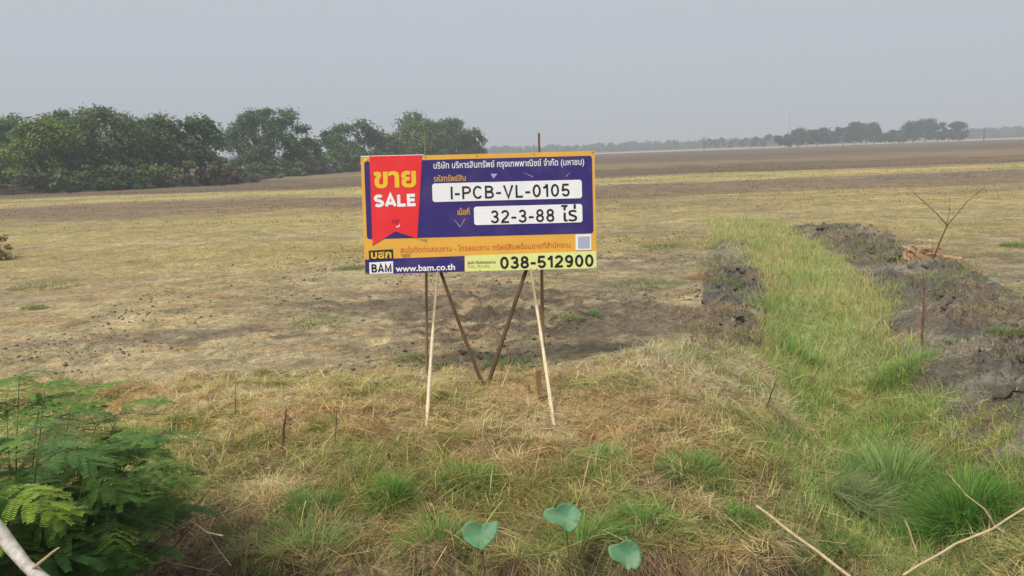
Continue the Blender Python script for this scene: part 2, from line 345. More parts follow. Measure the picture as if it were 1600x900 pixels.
for nm, pts, hw, h in MOUNDS:
    c, Lr = ridge(pts, max(12, int(math.dist(pts[0], pts[-1]) / 0.04)))
    tx = np.gradient(c[:, 0]); ty = np.gradient(c[:, 1]); ln = np.hypot(tx, ty); nxv, nyv = -ty / ln, tx / ln
    # pad the ends
    s = np.linspace(-1.35 * hw, 1.35 * hw, 64)
    pre = np.array([[c[0, 0] - tx[0] / ln[0] * k, c[0, 1] - ty[0] / ln[0] * k] for k in np.linspace(hw * 1.3, 0.06, 14)])
    post = np.array([[c[-1, 0] + tx[-1] / ln[-1] * k, c[-1, 1] + ty[-1] / ln[-1] * k] for k in np.linspace(0.06, hw * 1.3, 14)])
    cc = np.vstack([pre, c, post]); nn = np.vstack([np.tile([nxv[0], nyv[0]], (14, 1)), np.stack([nxv, nyv], 1), np.tile([nxv[-1], nyv[-1]], (14, 1))])
    mx_ = cc[:, None, 0] + s[None] * nn[:, None, 0]; my_ = cc[:, None, 1] + s[None] * nn[:, None, 1]
    mz = mound_h(mx_.ravel(), my_.ravel(), pts, hw, h)
    r_, c_ = mx_.shape; ii = np.arange(r_ * c_).reshape(r_, c_)
    Q = np.stack([ii[:-1, :-1].ravel(), ii[:-1, 1:].ravel(), ii[1:, 1:].ravel(), ii[1:, :-1].ravel()], 1)
    fx, fy = mx_.ravel(), my_.ravel()
    cl = lerp(np.array([0.108, 0.098, 0.082]) * (1 if nm != 'far' else 1.8), np.array([0.25, 0.222, 0.175]), 0.75 * sstep(0.45, 0.75, fbm(fx * 1.4, fy * 1.4, 64)))
    cl = lerp(cl, RUST * 0.8, 0.6 * sstep(0.52, 0.75, fbm(fx * 0.9 + 5, fy * 0.9, 65)) * (1.0 if nm == 'far' else 0.5))
    org = np.array([pts[0][0], pts[0][1], 0.0])
    mo = tag(build('soil_mound', np.stack([fx, fy, mz], 1), Q, M_mound, origin=org, col=cl, smooth=True), mound_labels[nm], 'soil mound', kind='structure')
    mound_objs.append((mo, org, pts, hw, h))
nclod = {0: 90, 1: 20, 2: 190}
for k, (mo, org, pts, hw, h) in enumerate(mound_objs):
    c, _ = ridge(pts, 200)
    for j in range(nclod[k]):
        q = c[random.randrange(200)]; x = q[0] + random.gauss(0, hw * 0.5); y = q[1] + random.gauss(0, hw * 0.5)
        sz = random.choice([0.02, 0.025, 0.03, 0.04, 0.05, 0.07]) * random.uniform(0.8, 1.3) * (1 if y < 14 else 1.2)
        d, _y = polydist(np.array([x]), np.array([y]), pts)
        z = float(np.maximum(mound_h(np.array([x]), np.array([y]), pts, hw, h), gz(np.array([x]), np.array([y])))[0])
        o = obj('clod', CLODS[j % 10], mo, (x - org[0], y - org[1], z + sz * 0.15 - org[2]))
        o.scale = (sz * random.uniform(0.8, 1.4), sz * random.uniform(0.8, 1.3), sz); o.rotation_euler = (random.uniform(-.4, .4), random.uniform(-.4, .4), random.uniform(0, 6.3))
# fine crumbs on the bare field: uncountable
n = 15000
cx = rng.uniform(-7, 7, n) * 1.0; cyy = 8.2 + 13 * rng.random(n) ** 1.3
keep = (np.abs(cx) < 0.75 * cyy) & (fbm(cx * 0.9, cyy * 0.9, 71) + 0.25 * rng.random(n) + 0.25 * np.exp(-(((cx + 0.2) / 1.6) ** 2 + ((cyy - 11.4) / 2.0) ** 2)) > 0.68); cx, cyy = cx[keep], cyy[keep]; n = len(cx)
sz = rng.choice([0.008, 0.012, 0.018, 0.03], n, p=[.4, .35, .18, .07]) * (0.7 + 0.6 * rng.random(n))
octv = np.array([(1, 0, 0), (0, 1, 0), (-1, 0, 0), (0, -1, 0), (0, 0, 0.8), (0, 0, -0.6)]); octf = np.array([(0, 1, 4), (1, 2, 4), (2, 3, 4), (3, 0, 4), (1, 0, 5), (2, 1, 5), (3, 2, 5), (0, 3, 5)])
V = octv[None] * sz[:, None, None] * (0.7 + 0.6 * rng.random((n, 6, 1))); an = rng.random(n) * 6.28
ca, sa = np.cos(an)[:, None], np.sin(an)[:, None]
V = np.stack([V[..., 0] * ca - V[..., 1] * sa, V[..., 0] * sa + V[..., 1] * ca, V[..., 2]], -1)
V = V + np.stack([cx, cyy, gz(cx, cyy) + sz * 0.3], 1)[:, None]
Fc = (octf[None] + (np.arange(n) * 6)[:, None, None]).reshape(-1, 3)
tag(build('soil_crumbs', V.reshape(-1, 3), Fc, M_clod), 'loose crumbs of dry soil strewn over the bare field', 'soil', kind='stuff')
# tan block of hard earth beside the bare sapling
import bmesh as _bm
def block(name, base, sx, sy, szz, seed, rz):
    bm = _bm.new(); _bm.ops.create_cube(bm, size=1); _bm.ops.subdivide_edges(bm, edges=bm.edges[:], cuts=5, use_grid_fill=True)
    r = random.Random(seed)
    for v in bm.verts:
        nzv = float(fbm(np.array([v.co.x * 4 + 9]), np.array([v.co.z * 4 + v.co.y * 3]), seed)[0]) - 0.5
        v.co.x *= sx * (1 + 0.35 * nzv) * (1 - 0.12 * (v.co.z > 0)); v.co.y *= sy * (1 + 0.4 * nzv); v.co.z = (v.co.z + 0.42) * szz * (1 + 0.5 * nzv)
        v.co += Vector((r.uniform(-1, 1), r.uniform(-1, 1), r.uniform(-1, 1))) * 0.018
    me = bpy.data.meshes.new(name); bm.to_mesh(me); bm.free(); me.materials.append(M_block)
    o = obj(name, me, None, base); o.rotation_euler = (0, 0.03, rz); return o
b0 = at(1440, 408, 14.6); zb = float(mound_h(np.array([b0[0]]), np.array([14.6]), MOUNDS[2][1], 1.05, .09)[0])
tag(block('earth_block', (b0[0] - 0.02, 14.6, min(zb, b0[2]) - 0.05), 0.62, 0.4, 0.36, 3, 0.1), 'tan block of hard cracked earth at the foot of the bare sapling', 'earth block')
b1 = at(1478, 404, 14.9)
tag(block('earth_block', (b1[0], 14.9, b1[2] - 0.16), 0.62, 0.3, 0.22, 5, -0.3), 'flat low earth slab lying right of the tan cracked block', 'earth block')

# ------------------------------------------------------------------ grass
def blades(P, L, w, az, el, droop, col, seg=2, twist=None):
    """tapered curved blades: el = elevation of the base direction, droop bends the tip over"""
    n = len(P); ts = np.linspace(0, 1, seg + 1)
    dx, dy = np.cos(az), np.sin(az); tw = az + math.pi / 2 + (rng.uniform(-0.8, 0.8, n) if twist is None else twist)
    sx, sy = np.cos(tw), np.sin(tw)
    nv = 2 * seg + 1; V = np.zeros((n, nv, 3))
    for i, t in enumerate(ts):
        hor = L * (np.cos(el) * t + 0.35 * droop * t * t); ver = L * (np.sin(el) * t - droop * 0.75 * t * t)
        c = np.stack([P[:, 0] + dx * hor, P[:, 1] + dy * hor, P[:, 2] + ver], 1)
        if i < seg:
            ww = 0.5 * w * (1 - t) ** 0.6; off = np.stack([sx * ww, sy * ww, np.zeros(n)], 1)
            V[:, 2 * i] = c - off; V[:, 2 * i + 1] = c + off
        else: V[:, 2 * seg] = c
    f = []
    for i in range(seg - 1): f += [(2 * i, 2 * i + 1, 2 * i + 3), (2 * i, 2 * i + 3, 2 * i + 2)]
    f.append((2 * seg - 2, 2 * seg - 1, 2 * seg)); f = np.array(f)
    Fc = (f[None] + (np.arange(n) * nv)[:, None, None]).reshape(-1, 3)
    return V.reshape(-1, 3), Fc, np.repeat(col, nv, 0)
def jitter(c, n, amt=0.22):
    c = np.broadcast_to(c, (n, 3)); return np.clip(c * (1 + amt * rng.standard_normal((n, 1))) * (1 + 0.07 * rng.standard_normal((n, 3))), 0.008, 0.8)
FEET = [gp(667, 668), gp(863, 652), gp(758, 605), gp(844, 626)]
def trod(x, y):
    f = np.ones(np.shape(x))
    for q in FEET: f = f * (1 - 0.85 * np.exp(-(((x - q[0]) / 0.30) ** 2 + ((y - q[1] + 0.18) / 0.38) ** 2)))
    return f
def infield(x, y, pad=1.0): return (x > -(0.70 * y + pad)) & (x < 0.70 * y + pad)
def scatter(n, x0, x1, y0, y1): return rng.uniform(x0, x1, n), rng.uniform(y0, y1, n)
def put(name, V, label, cat): return tag(build(name, V[0], V[1], M_blade, col=V[2]), label, cat, kind='stuff')

# matted straw on the bank: many small tussocks, strands lying between them
def tone_at(x, y, n):
    t = fbm(x * 1.2, y * 1.2, 82); gr = sstep(0.46, 0.66, fbm(x * 1.0 + 3, y * 1.5, 84)) * 0.65
    base = lerp(np.array([0.65, 0.515, 0.265]), np.array([0.55, 0.385, 0.18]), sstep(0.38, 0.66, t))
    base = lerp(base, np.array([0.40, 0.40, 0.12]), gr * 0.85)
    base = base * (0.86 + 0.26 * sstep(5.2, 7.0, y))[..., None]          # older, damper thatch towards the canal
    return lerp(base, np.array([0.76, 0.625, 0.40]), 0.9 * np.exp(-(((x - 1.8) / 1.0) ** 2 + ((y - 7.7) / 1.2) ** 2)))
nt_ = 2300
tx_, ty_ = scatter(nt_, -6.6, 4.6, 4.3, 9.4)
bank, dit, _, _ = zones(tx_, ty_)
k = infield(tx_, ty_) & (ty_ > lip_y(tx_) - 0.02) & (rng.random(nt_) < bank * (1 - 0.8 * dit))
tx_, ty_ = tx_[k], ty_[k]; nt_ = len(tx_)
tr_ = rng.uniform(0.05, 0.17, nt_); tb_ = np.exp(rng.normal(0, 0.30, nt_)); tw_ = rng.uniform(0, 6.28, nt_)
per = 95; ti_ = np.repeat(np.arange(nt_), per); n = len(ti_); print('straw', n)
a_ = rng.uniform(0, 6.28, n); rr_ = tr_[ti_] * np.sqrt(rng.random(n))
x = tx_[ti_] + rr_ * np.cos(a_); y = ty_[ti_] + rr_ * np.sin(a_)
base = tone_at(x, y, n) * tb_[ti_][:, None]
short = (1 - 0.4 * sstep(6.2, 6.9, y) * (1 - sstep(0.7, 1.6, x))) * trod(x, y)
P = np.stack([x, y, gz(x, y) + rng.uniform(0, 0.06, n) * (1 - rr_ / 0.18) * short], 1)
az = np.where(rng.random(n) < 0.55, a_ + rng.normal(0, 0.6, n), tw_[ti_] + rng.normal(0, 0.5, n))
el = np.where(rng.random(n) < 0.82, rng.uniform(-0.05, 0.6, n), rng.uniform(0.5, 1.3, n)) 
put('dry_grass', blades(P, rng.uniform(0.08, 0.24, n) * short * (1 + 0.35 * np.exp(-(((x - 1.9) / 0.9) ** 2 + ((y - 7.8) / 0.8) ** 2))), rng.uniform(0.003, 0.0072, n), az, el, rng.uniform(0.15, 0.85, n), jitter(base, n, 0.28)),
    'matted straw coloured dry grass tussocks covering the near bank', 'dry grass')
n = 95000
x, y = scatter(n, -6.6, 6.2, 4.2, 9.3)
bank, dit, _, _ = zones(x, y)
k = infield(x, y) & (y > lip_y(x) - 0.05) & ((rng.random(n) < bank * (1 - 0.6 * dit)) | ((x > 1.9) & (x < 4.4) & (y < 4.9) & (rng.random(n) < 0.7))); x, y = x[k], y[k]; n = len(x)
big = rng.random(n) < 0.05
base = tone_at(x, y, n) * np.where(big, 1.3, rng.uniform(0.5, 1.15, n))[:, None]
P = np.stack([x, y, gz(x, y) + rng.uniform(0.0, 0.05, n) + big * 0.03], 1)
put('straw_litter', blades(P, np.where(big, rng.uniform(0.15, 0.42, n), rng.uniform(0.06, 0.2, n)), np.where(big, rng.uniform(0.006, 0.010, n), rng.uniform(0.003, 0.006, n)),
    rng.uniform(0, 6.28, n), np.where(big, rng.uniform(-0.05, 0.3, n), rng.uniform(-0.1, 0.5, n)), rng.uniform(0.05, 0.4, n), jitter(base, n, 0.25)),
    'loose straw strands lying flat between the dry tussocks', 'straw')
# green shoots among the straw
n = 260000
x, y = scatter(n, -6.6, 5.6, 4.2, 9.2)
bank, dit, _, _ = zones(x, y)
gm = sstep(0.44, 0.66, fbm(x * 1.0 + 3, y * 1.5, 84)) * 0.85 + 0.20 + 0.40 * sstep(0.3, 2.0, x)
k = infield(x, y) & (y > lip_y(x) - 0.02) & (rng.random(n) < bank * gm) & (rng.random(n) < 0.12 + 0.88 * sstep(0.47, 0.60, fbm(x * 3.4, y * 3.4, 86)))
x, y = x[k], y[k]; n = len(x); print('shoots', n)
base = lerp(GREEN, np.array([0.33, 0.40, 0.11]), rng.random(n))
P = np.stack([x, y, gz(x, y)], 1)
put('green_grass', blades(P, rng.uniform(0.06, 0.2, n) * (1 - 0.45 * sstep(6.2, 6.9, y) * (1 - sstep(0.7, 1.6, x))) * trod(x, y) * (0.7 + 0.6 * fbm(x * 2, y * 2, 87)), rng.uniform(0.003, 0.006, n), rng.uniform(0, 6.28, n), rng.uniform(0.7, 1.5, n), rng.uniform(0.1, 0.6, n), jitter(base, n)),
    'thin green shoots growing through the dry grass of the bank', 'grass')
# strands hanging over the bank lip
n = 6500
x = rng.uniform(-3.2, 2.5, n); y = lip_y(x) + rng.uniform(-0.12, 0.1, n)
k = rng.random(n) < 0.08 + sstep(0.45, 0.62, fbm(x * 2.6, x * 0 + 4, 88)); x, y = x[k], y[k]; n = len(x)
P = np.stack([x, y, gz(x, y) + 0.02], 1)
base = lerp(np.array([0.40, 0.28, 0.165]), np.array([0.20, 0.23, 0.07]), (rng.random(n) < 0.35 * (fbm(x * 1.2, x * 0, 89) > 0.45)) * 1.0)
put('hanging_grass', blades(P, rng.uniform(0.12, 0.42, n), rng.uniform(0.003, 0.007, n), rng.normal(-1.57, 1.3, n), rng.uniform(-0.9, 0.7, n), rng.uniform(0.4, 1.3, n), jitter(base, n), seg=3),
    'dry roots and grass strands hanging over the lip of the bank', 'dry grass')
# ditch grass
n = 200000
x, y = scatter(n, 1.4, 8.4, 3.6, 26)
bank, dit, _, _ = zones(x, y); g, d, yy = ditchf(x, y)
k = infield(x, y) & (rng.random(n) < dit * (0.45 + 0.75 * sstep(0.36, 0.55, fbm(x * 2.2, y * 1.8, 125)))) & (rng.random(n) < np.clip(1.25 - 0.05 * y, 0.28, 1)) & ((y > 4.6) | (rng.random(n) < 0.45))
x, y = x[k], y[k]; n = len(x); print('ditch', n)
t = fbm(x * 1.1, y * 0.8, 90)
base = lerp(np.array([0.29, 0.45, 0.105]), np.array([0.49, 0.50, 0.19]), np.clip(sstep(0.42, 0.66, t) * (0.45 + 0.4 * sstep(7, 10, y)) + 0.5 * sstep(8, 15, y), 0, 1))
base = lerp(base, np.array([0.58, 0.45, 0.25]), (rng.random(n) < 0.10 + (0.10 + 0.15 * sstep(7.5, 10, y)) * sstep(0.52, 0.64, fbm(x * 1.9 + 6, y * 1.3, 124)) + 0.35 * (y < 4.9)) * 1.0)
Lb = rng.uniform(0.10, 0.30, n) * (0.55 + 0.9 * fbm(x * 1.5, y * 1.5, 91)) * np.where(y < 4.9, 0.6, 1)
P = np.stack([x, y, gz(x, y)], 1)
put('ditch_grass', blades(P, Lb, rng.uniform(0.004, 0.007, n) * (1 + 0.06 * (y - 4)), rng.uniform(0, 6.28, n), rng.uniform(0.75, 1.5, n), rng.uniform(0.1, 0.6, n), jitter(base, n)),
    'bright green grass filling the shallow ditch on the right', 'grass')
# growth creeping over the soil heaps
acc = []
for nm, pts, hw, h in MOUNDS:
    nn_ = {'left': 22000, 'far': 9000, 'right': 46000}[nm]; cpts, _ = ridge(pts, 400); ii_ = rng.integers(0, 400, nn_)
    x = cpts[ii_, 0] + rng.normal(0, hw * 0.75, nn_); y = cpts[ii_, 1] + rng.normal(0, hw * 0.75, nn_)
    k = rng.random(nn_) < sstep(0.42, 0.60, fbm(x * 1.7, y * 1.7, 98)); x, y = x[k], y[k]; nn_ = len(x)
    z = np.maximum(mound_h(x, y, pts, hw, h), gz(x, y))
    base = lerp(np.array([0.42, 0.31, 0.18]), np.array([0.22, 0.31, 0.09]), sstep(0.45, 0.6, fbm(x * 1.1 + 8, y * 1.1, 99)) * (rng.random(nn_) < 0.8))
    acc.append(blades(np.stack([x, y, z - 0.005], 1), rng.uniform(0.05, 0.17, nn_), rng.uniform(0.004, 0.008, nn_) * (1 + 0.05 * (y - 5)), rng.uniform(0, 6.28, nn_), rng.uniform(0.3, 1.45, nn_), rng.uniform(0.1, 0.6, nn_), jitter(base, nn_)))
V = np.vstack([a[0] for a in acc]); o_ = np.cumsum([0] + [len(a[0]) for a in acc[:-1]])
put('mound_grass', (V, np.vstack([a[1] + o for a, o in zip(acc, o_)]), np.vstack([a[2] for a in acc])), 'thin grass and straw creeping over the dug soil heaps', 'grass')
# sparse dry growth over the bare soil
n = 170000
x = rng.uniform(-17, 17, n); y = 8.2 + 13.5 * rng.random(n)
mk = fbm(x * 0.7, y * 0.9, 92) * 0.75 + fbm(x * 3, y * 3, 93) * 0.25
k = infield(x, y, 1.5) & (rng.random(n) < sstep(0.40, 0.62, mk + 0.16 * sstep(13, 18, y) - 0.25 * np.exp(-(((x + 0.2) / 1.6) ** 2 + ((y - 11.4) / 2.0) ** 2)))) & (rng.random(n) < 0.55)
x, y = x[k], y[k]; n = len(x); print('sparse', n)
base = lerp(np.array([0.47, 0.375, 0.19]), np.array([0.30, 0.32, 0.10]), (rng.random(n) < 0.3) * 1.0)
P = np.stack([x, y, gz(x, y)], 1)
put('sparse_grass', blades(P, rng.uniform(0.03, 0.10, n), 0.0006 * y * rng.uniform(0.5, 1.1, n), rng.uniform(0, 6.28, n), rng.uniform(0.1, 1.2, n), rng.uniform(0.1, 0.6, n), jitter(base, n)),
    'sparse short dry grass scattered over the bare soil behind the sign', 'dry grass')
# belts of yellow grass across the field, and stubble between
n = 190000
y = 18 + 52 * rng.random(n) ** 1.25; x = rng.uniform(-1, 1, n) * (0.72 * y + 2)
_, _, b1, b2 = zones(x, y)
cl = fbm(x * 0.8, y * 1.2, 94)
k = rng.random(n) < np.maximum(np.maximum(b1, b2 * 0.9) * (0.25 + 1.0 * sstep(0.35, 0.65, cl)), 0.10)
x, y = x[k], y[k]; b = np.maximum(b1, b2)[k]; n = len(x); print('belt', n)
base = lerp(np.array([0.21, 0.165, 0.105]), lerp(np.array([0.45, 0.385, 0.19]), np.array([0.36, 0.36, 0.14]), sstep(0.4, 0.7, fbm(x * 0.35, y * 0.5, 95))), sstep(0.1, 0.5, b))
P = np.stack([x, y, gz(x, y)], 1)
put('field_grass', blades(P, rng.uniform(0.05, 0.14, n) * (0.5 + 0.5 * b), 0.0006 * y * rng.uniform(0.5, 1.2, n), rng.uniform(0, 6.28, n), rng.uniform(0.15, 1.0, n), rng.uniform(0.0, 0.4, n), jitter(base, n, 0.15)),
    'belts of low yellow grass and stubble across the open field', 'dry grass')

n = 26000
y = 30 + 60 * rng.random(n) ** 1.2; x = rng.uniform(-1, 1, n) * (0.72 * y + 2)
k = rng.random(n) < sstep(0.40, 0.66, fbm(x * 0.4, y * 0.7, 131)); x, y = x[k], y[k]; n = len(x)
base = lerp(np.array([0.10, 0.075, 0.05]), np.array([0.36, 0.30, 0.15]), (rng.random(n) < 0.55) * 1.0)
put('field_stubble', blades(np.stack([x, y, gz(x, y)], 1), rng.uniform(0.05, 0.13, n), 0.0011 * y * rng.uniform(0.5, 1.3, n), rng.uniform(0, 6.28, n), rng.uniform(0.4, 1.4, n), rng.uniform(0, 0.5, n), jitter(base, n)),
    'dark and pale stubble specks over the far brown field', 'stubble')
# ------------------------------------------------------------------ single tufts and weeds
def tuft(px, py, r, L, nb, c1, c2, label, name='grass_tuft', group=None, cat='grass tuft', elmin=0.5, w=0.006, bx=0, by=0):
    lift = 0.035 if name == 'grass_tuft' else 0.0; nb = int(nb * 1.6); L = L * (1.35 if lift else 1.1); c = gp(px, py); a = rng.uniform(0, 6.28, nb); rr = r * np.sqrt(rng.random(nb))
    x, y = c[0] + rr * np.cos(a), c[1] + rr * np.sin(a) * 0.8
    P = np.stack([x, y, gz(x, y) - 0.005 + lift * (1 - rr / r)], 1)
    out = rr / r; el = np.clip(1.5 - out * (1.5 - elmin) + rng.normal(0, 0.15, nb), 0.1, 1.55)
    az = np.arctan2(y - c[1] + by, x - c[0] + bx) + rng.normal(0, 0.5, nb)
    col = jitter(lerp(np.array(c1), np.array(c2), rng.random(nb)), nb, 0.2)
    V, Fc, cc = blades(P, L * rng.uniform(0.5, 1.1, nb), w * rng.uniform(0.6, 1.2, nb), az, el, rng.uniform(0.15, 0.7, nb), col, seg=3)
    return tag(build(name, V, Fc, M_blade, origin=c, col=cc), label, cat, group)
G1, G2, G3 = (0.115, 0.27, 0.04), (0.18, 0.35, 0.07), (0.28, 0.42, 0.12)
TG = 'green tufts standing out of the dry bank'
tuft(610, 785, 0.13, 0.17, 420, G1, G2, 'compact dark green grass tuft left of centre on the dry bank', group=TG)
tuft(478, 800, 0.22, 0.14, 520, G1, G2, 'broad low green tuft below the reddish stake', group=TG)
tuft(740, 760, 0.20, 0.15, 330, G2, G3, 'loose light green tuft below the left bamboo leg of the sign', group=TG)
tuft(925, 725, 0.20, 0.14, 420, G2, G3, 'green tuft on the bank below the right bamboo leg', group=TG)
tuft(1085, 735, 0.22, 0.16, 460, G2, G3, 'green tuft in straw between the sign and the ditch', group=TG)
tuft(1148, 815, 0.19, 0.13, 480, G1, G2, 'deep green tuft at the upper end of the fallen bamboo cane', group=TG)
tuft(1005, 820, 0.16, 0.16, 240, G2, G3, 'thin grass tuft above the rightmost lotus leaf', group=TG)
tuft(480, 872, 0.26, 0.30, 380, G2, (0.28, 0.30, 0.13), 'long drooping grass clump at the bank lip in the foreground', group=TG, elmin=0.2)
tuft(905, 865, 0.18, 0.26, 330, G1, G3, 'long bladed tuft on the lip behind the lotus leaves', group=TG, elmin=0.2)
tuft(690, 868, 0.2, 0.24, 240, G2, G3, 'pale grass clump on the lip left of the leftmost lotus leaf', group=TG, elmin=0.2)
tuft(1390, 770, 0.26, 0.48, 900, (0.19, 0.34, 0.09), (0.32, 0.44, 0.16), 'tall arching grass clump in the middle of the ditch mouth', group='tall clumps in the ditch mouth', elmin=0.45, w=0.008)
tuft(1508, 815, 0.20, 0.40, 800, G1, G2, 'upright dark green grass clump at the right of the ditch mouth', group='tall clumps in the ditch mouth', elmin=0.6, w=0.008)
tuft(1320, 790, 0.28, 0.36, 800, (0.27, 0.36, 0.14), (0.42, 0.46, 0.23), 'pale grass clump spilling over the bank corner into the ditch', group='tall clumps in the ditch mouth', elmin=0.3, w=0.007, bx=0.15, by=-0.2)
tuft(1425, 575, 0.42, 0.20, 520, (0.17, 0.34, 0.075), (0.30, 0.45, 0.13), 'vivid green clump at the foot of the thin dark stick', group='tall clumps in the ditch mouth', elmin=0.6, w=0.009)
tuft(1235, 555, 0.3, 0.2, 380, G1, G2, 'green clump at the foot of the left soil heap', group='tall clumps in the ditch mouth')
tuft(1290, 885, 0.12, 0.18, 300, G1, G2, 'small bright tuft beside the lower end of the fallen cane', group='tall clumps in the ditch mouth')
WG = 'weeds on the bare soil'
weeds = [(75, 447, 0.75, 0.12, 'wide low patch of grey green weeds far left on bare soil'), (795, 572, 0.28, 0.14, 'small leafy weed between the feet of the sign braces and the stub'),
         (1005, 445, 0.7, 0.14, 'broad patch of green weeds right of the sign'), (1040, 385, 0.6, 0.14, 'low green patch beyond the weeds right of the sign'),
         (640, 560, 0.2, 0.09, 'low weed left of the left bamboo leg'), (885, 500, 0.22, 0.13, 'upright weed on bare soil right of the rear post'),
         (925, 492, 0.14, 0.10, 'small dark weed beside the upright weed right of the sign'), (500, 505, 0.45, 0.08, 'faint green patch on soil left of the sign'),
         (55, 482, 0.22, 0.09, 'small weed below the wide weed patch at far left'), (545, 420, 0.3, 0.12, 'green weed just left of the sign bottom corner'),
         (1210, 520, 0.16, 0.14, 'green tuft on top of the left soil heap'), (1150, 545, 0.14, 0.12, 'small tuft at the near foot of the left soil heap'),
         (1520, 500, 0.2, 0.12, 'tuft growing on the upper right soil ridge'), (1570, 545, 0.2, 0.13, 'tuft on the soil ridge near the right frame edge'), (1500, 540, 0.25, 0.14, 'tuft on the ditch side of the right soil ridge'),
         (1590, 385, 0.35, 0.2, 'yellow green tuft at the right frame edge beyond the ridge')]
for px, py, r, L, lb in weeds:
    o = tuft(px, py, r, L, int(140 + 500 * r), (0.15, 0.23, 0.08), (0.28, 0.33, 0.13), lb, name='weed', group=WG, cat='weed', w=0.010)
    if px in (1210, 1150, 1520, 1570, 1500):
        mi = 0 if px < 1300 else 2; q = MOUNDS[mi]
        o.location.z += max(0, float(mound_h(np.array([o.location.x]), np.array([o.location.y]), q[1], q[2], q[3])[0]) - gzs(o.location.x, o.location.y)) - 0.01
tuft(1130, 435, 0.6, 0.16, 420, (0.36, 0.2, 0.09), (0.42, 0.28, 0.14), 'rust brown dead tuft left of the ditch', name='dead_tuft', group=None, w=0.011)

# ------------------------------------------------------------------ trees
def leaf_cloud(cent, rad, n, size, seed, cols, cull=0.42, upb=0.5, shell=0.45):
    """leaf-sized folded faces spread near the shells of many lobes"""
    r = np.random.default_rng(seed); cent = np.asarray(cent); rad = np.asarray(rad)
    li = r.choice(len(cent), n, p=(rad[:, 0] ** 2) / (rad[:, 0] ** 2).sum())
    d = r.standard_normal((n, 3)); d /= np.linalg.norm(d, axis=1)[:, None]
    P = cent[li] + d * rad[li] * (r.random((n, 1)) ** shell) * (1 + 0.20 * r.standard_normal((n, 1)))
    q = P / (np.mean(rad) * 0.55)
    nz = (vnoise(q[:, 0] + q[:, 2] * 0.7, q[:, 1] + 3.1 * q[:, 2] * 0.37, seed) + vnoise(q[:, 0] * 2.1 + 9, q[:, 2] * 2.1 + q[:, 1], seed + 3)) / 2
    k = nz > cull - 0.0; P, li, d = P[k], li[k], d[k]; n = len(P)
    nrm = d * 0.7 + r.standard_normal((n, 3)) * 0.7 + np.array([0, 0, upb]); nrm /= np.linalg.norm(nrm, axis=1)[:, None]
    a = np.cross(nrm, r.standard_normal((n, 3))); a /= np.linalg.norm(a, axis=1)[:, None] + 1e-9; b = np.cross(nrm, a)
    s = size * r.uniform(0.55, 1.25, (n, 1)); 
    V = np.stack([P - a * s, P - b * s * 0.55 + nrm * s * 0.12, P + a * s, P + b * s * 0.55 + nrm * s * 0.12], 1)
    Fc = (np.array([(0, 1, 2), (0, 2, 3)])[None] + (np.arange(n) * 4)[:, None, None]).reshape(-1, 3)
    cl = np.asarray(cols)[r.integers(0, len(cols), len(cent))][li] * (1 + 0.2 * r.standard_normal((n, 1))) * (1 + 0.06 * r.standard_normal((n, 3)))
    return V.reshape(-1, 3), Fc, np.repeat(np.clip(cl, 0.006, 0.5), 4, 0)
def tree(px, base_y, top_y, wpx, dist, cols, label, seed, n=5200, leaf=0.30, cbase=0.12, group=None, cull=0.42, name='tree', lobes=14, flat=0.7, cat='tree', limbs=7, spread=1.0):
    r = random.Random(seed); B = at(px, base_y, dist); B[2] = gzs(B[0], dist) - 0.05
    H = at(px, top_y, dist)[2] - B[2]; W = wpx * math.hypot(dist, B[0]) / F * 0.5
    root = tag(empty(name, B), label, cat, group)
    cz0 = H * cbase; cen = []; rad = []
    for i in range(lobes):
        t = (i + 0.5) / lobes; zz = cz0 + (H - cz0) * (0.12 + 0.74 * t)
        prof = math.sin(math.pi * (0.18 + 0.70 * t)) ** 0.7
        an = i * 2.4 + r.uniform(-.5, .5); rr = W * 0.62 * prof * math.sqrt(r.uniform(0.15, 1)) * spread
        s = min(W, H * 0.5) * r.uniform(0.24, 0.50) * (1 if lobes < 20 else 0.86)
        cen.append((B[0] + rr * math.cos(an), B[1] + rr * math.sin(an), B[2] + zz)); rad.append((s, s, s * flat * r.uniform(0.85, 1.2)))
    top = max(c[2] + q[2] for c, q in zip(cen, rad)); k = (B[2] + H - top)
    cen = [(c[0], c[1], c[2] + k * ((c[2] - B[2]) / H)) for c in cen]
    ext = max(abs(c[0] - B[0]) + q[0] for c, q in zip(cen, rad)); sc = W / ext
    cen = [(B[0] + (c[0] - B[0]) * sc, c[1], c[2]) for c in cen]; rad = [(q[0] * min(1.15, max(.8, sc)), q[1], q[2]) for q in rad]
    V, Fc, cl = leaf_cloud(cen, rad, n, leaf, seed, cols, cull)
    build('crown', V, Fc, M_leaf, root, B, cl)
    tr = max(0.08, H * 0.018) if H > 2 else 0.010; lean = r.uniform(-.04, .04) * H
    tp = [B + np.array([lean * t, 0, t * H * 0.6]) for t in (-0.02, 0.12, 0.35, 0.65, 1.0)]
    parts = [tube(tp, [tr * 1.3, tr, tr * .85, tr * .6, tr * .3], 7)]
    for c in sorted(cen, key=lambda q: r.random())[:limbs]:
        t = r.uniform(0.15, 0.75); s = tp[0] + (tp[4] - tp[0]) * t; e = np.array(c); mid = (s + e) / 2 + np.array([0, 0, -0.06 * H])
        parts.append(tube([s, mid, e], [tr * .45, tr * .3, tr * .1], 5))
    v, q = merge(parts); build('trunk', v, q, M_bark, root, B, smooth=True)
    return root
C_DARK = [(0.040, 0.080, 0.026), (0.050, 0.096, 0.030), (0.062, 0.108, 0.036)]; C_DARK = [tuple(v * 1.55 for v in c) for c in C_DARK]
C_MID = [(0.062, 0.115, 0.036), (0.075, 0.13, 0.042), (0.05, 0.095, 0.034)]; C_MID = [tuple(v * 1.5 for v in c) for c in C_MID]
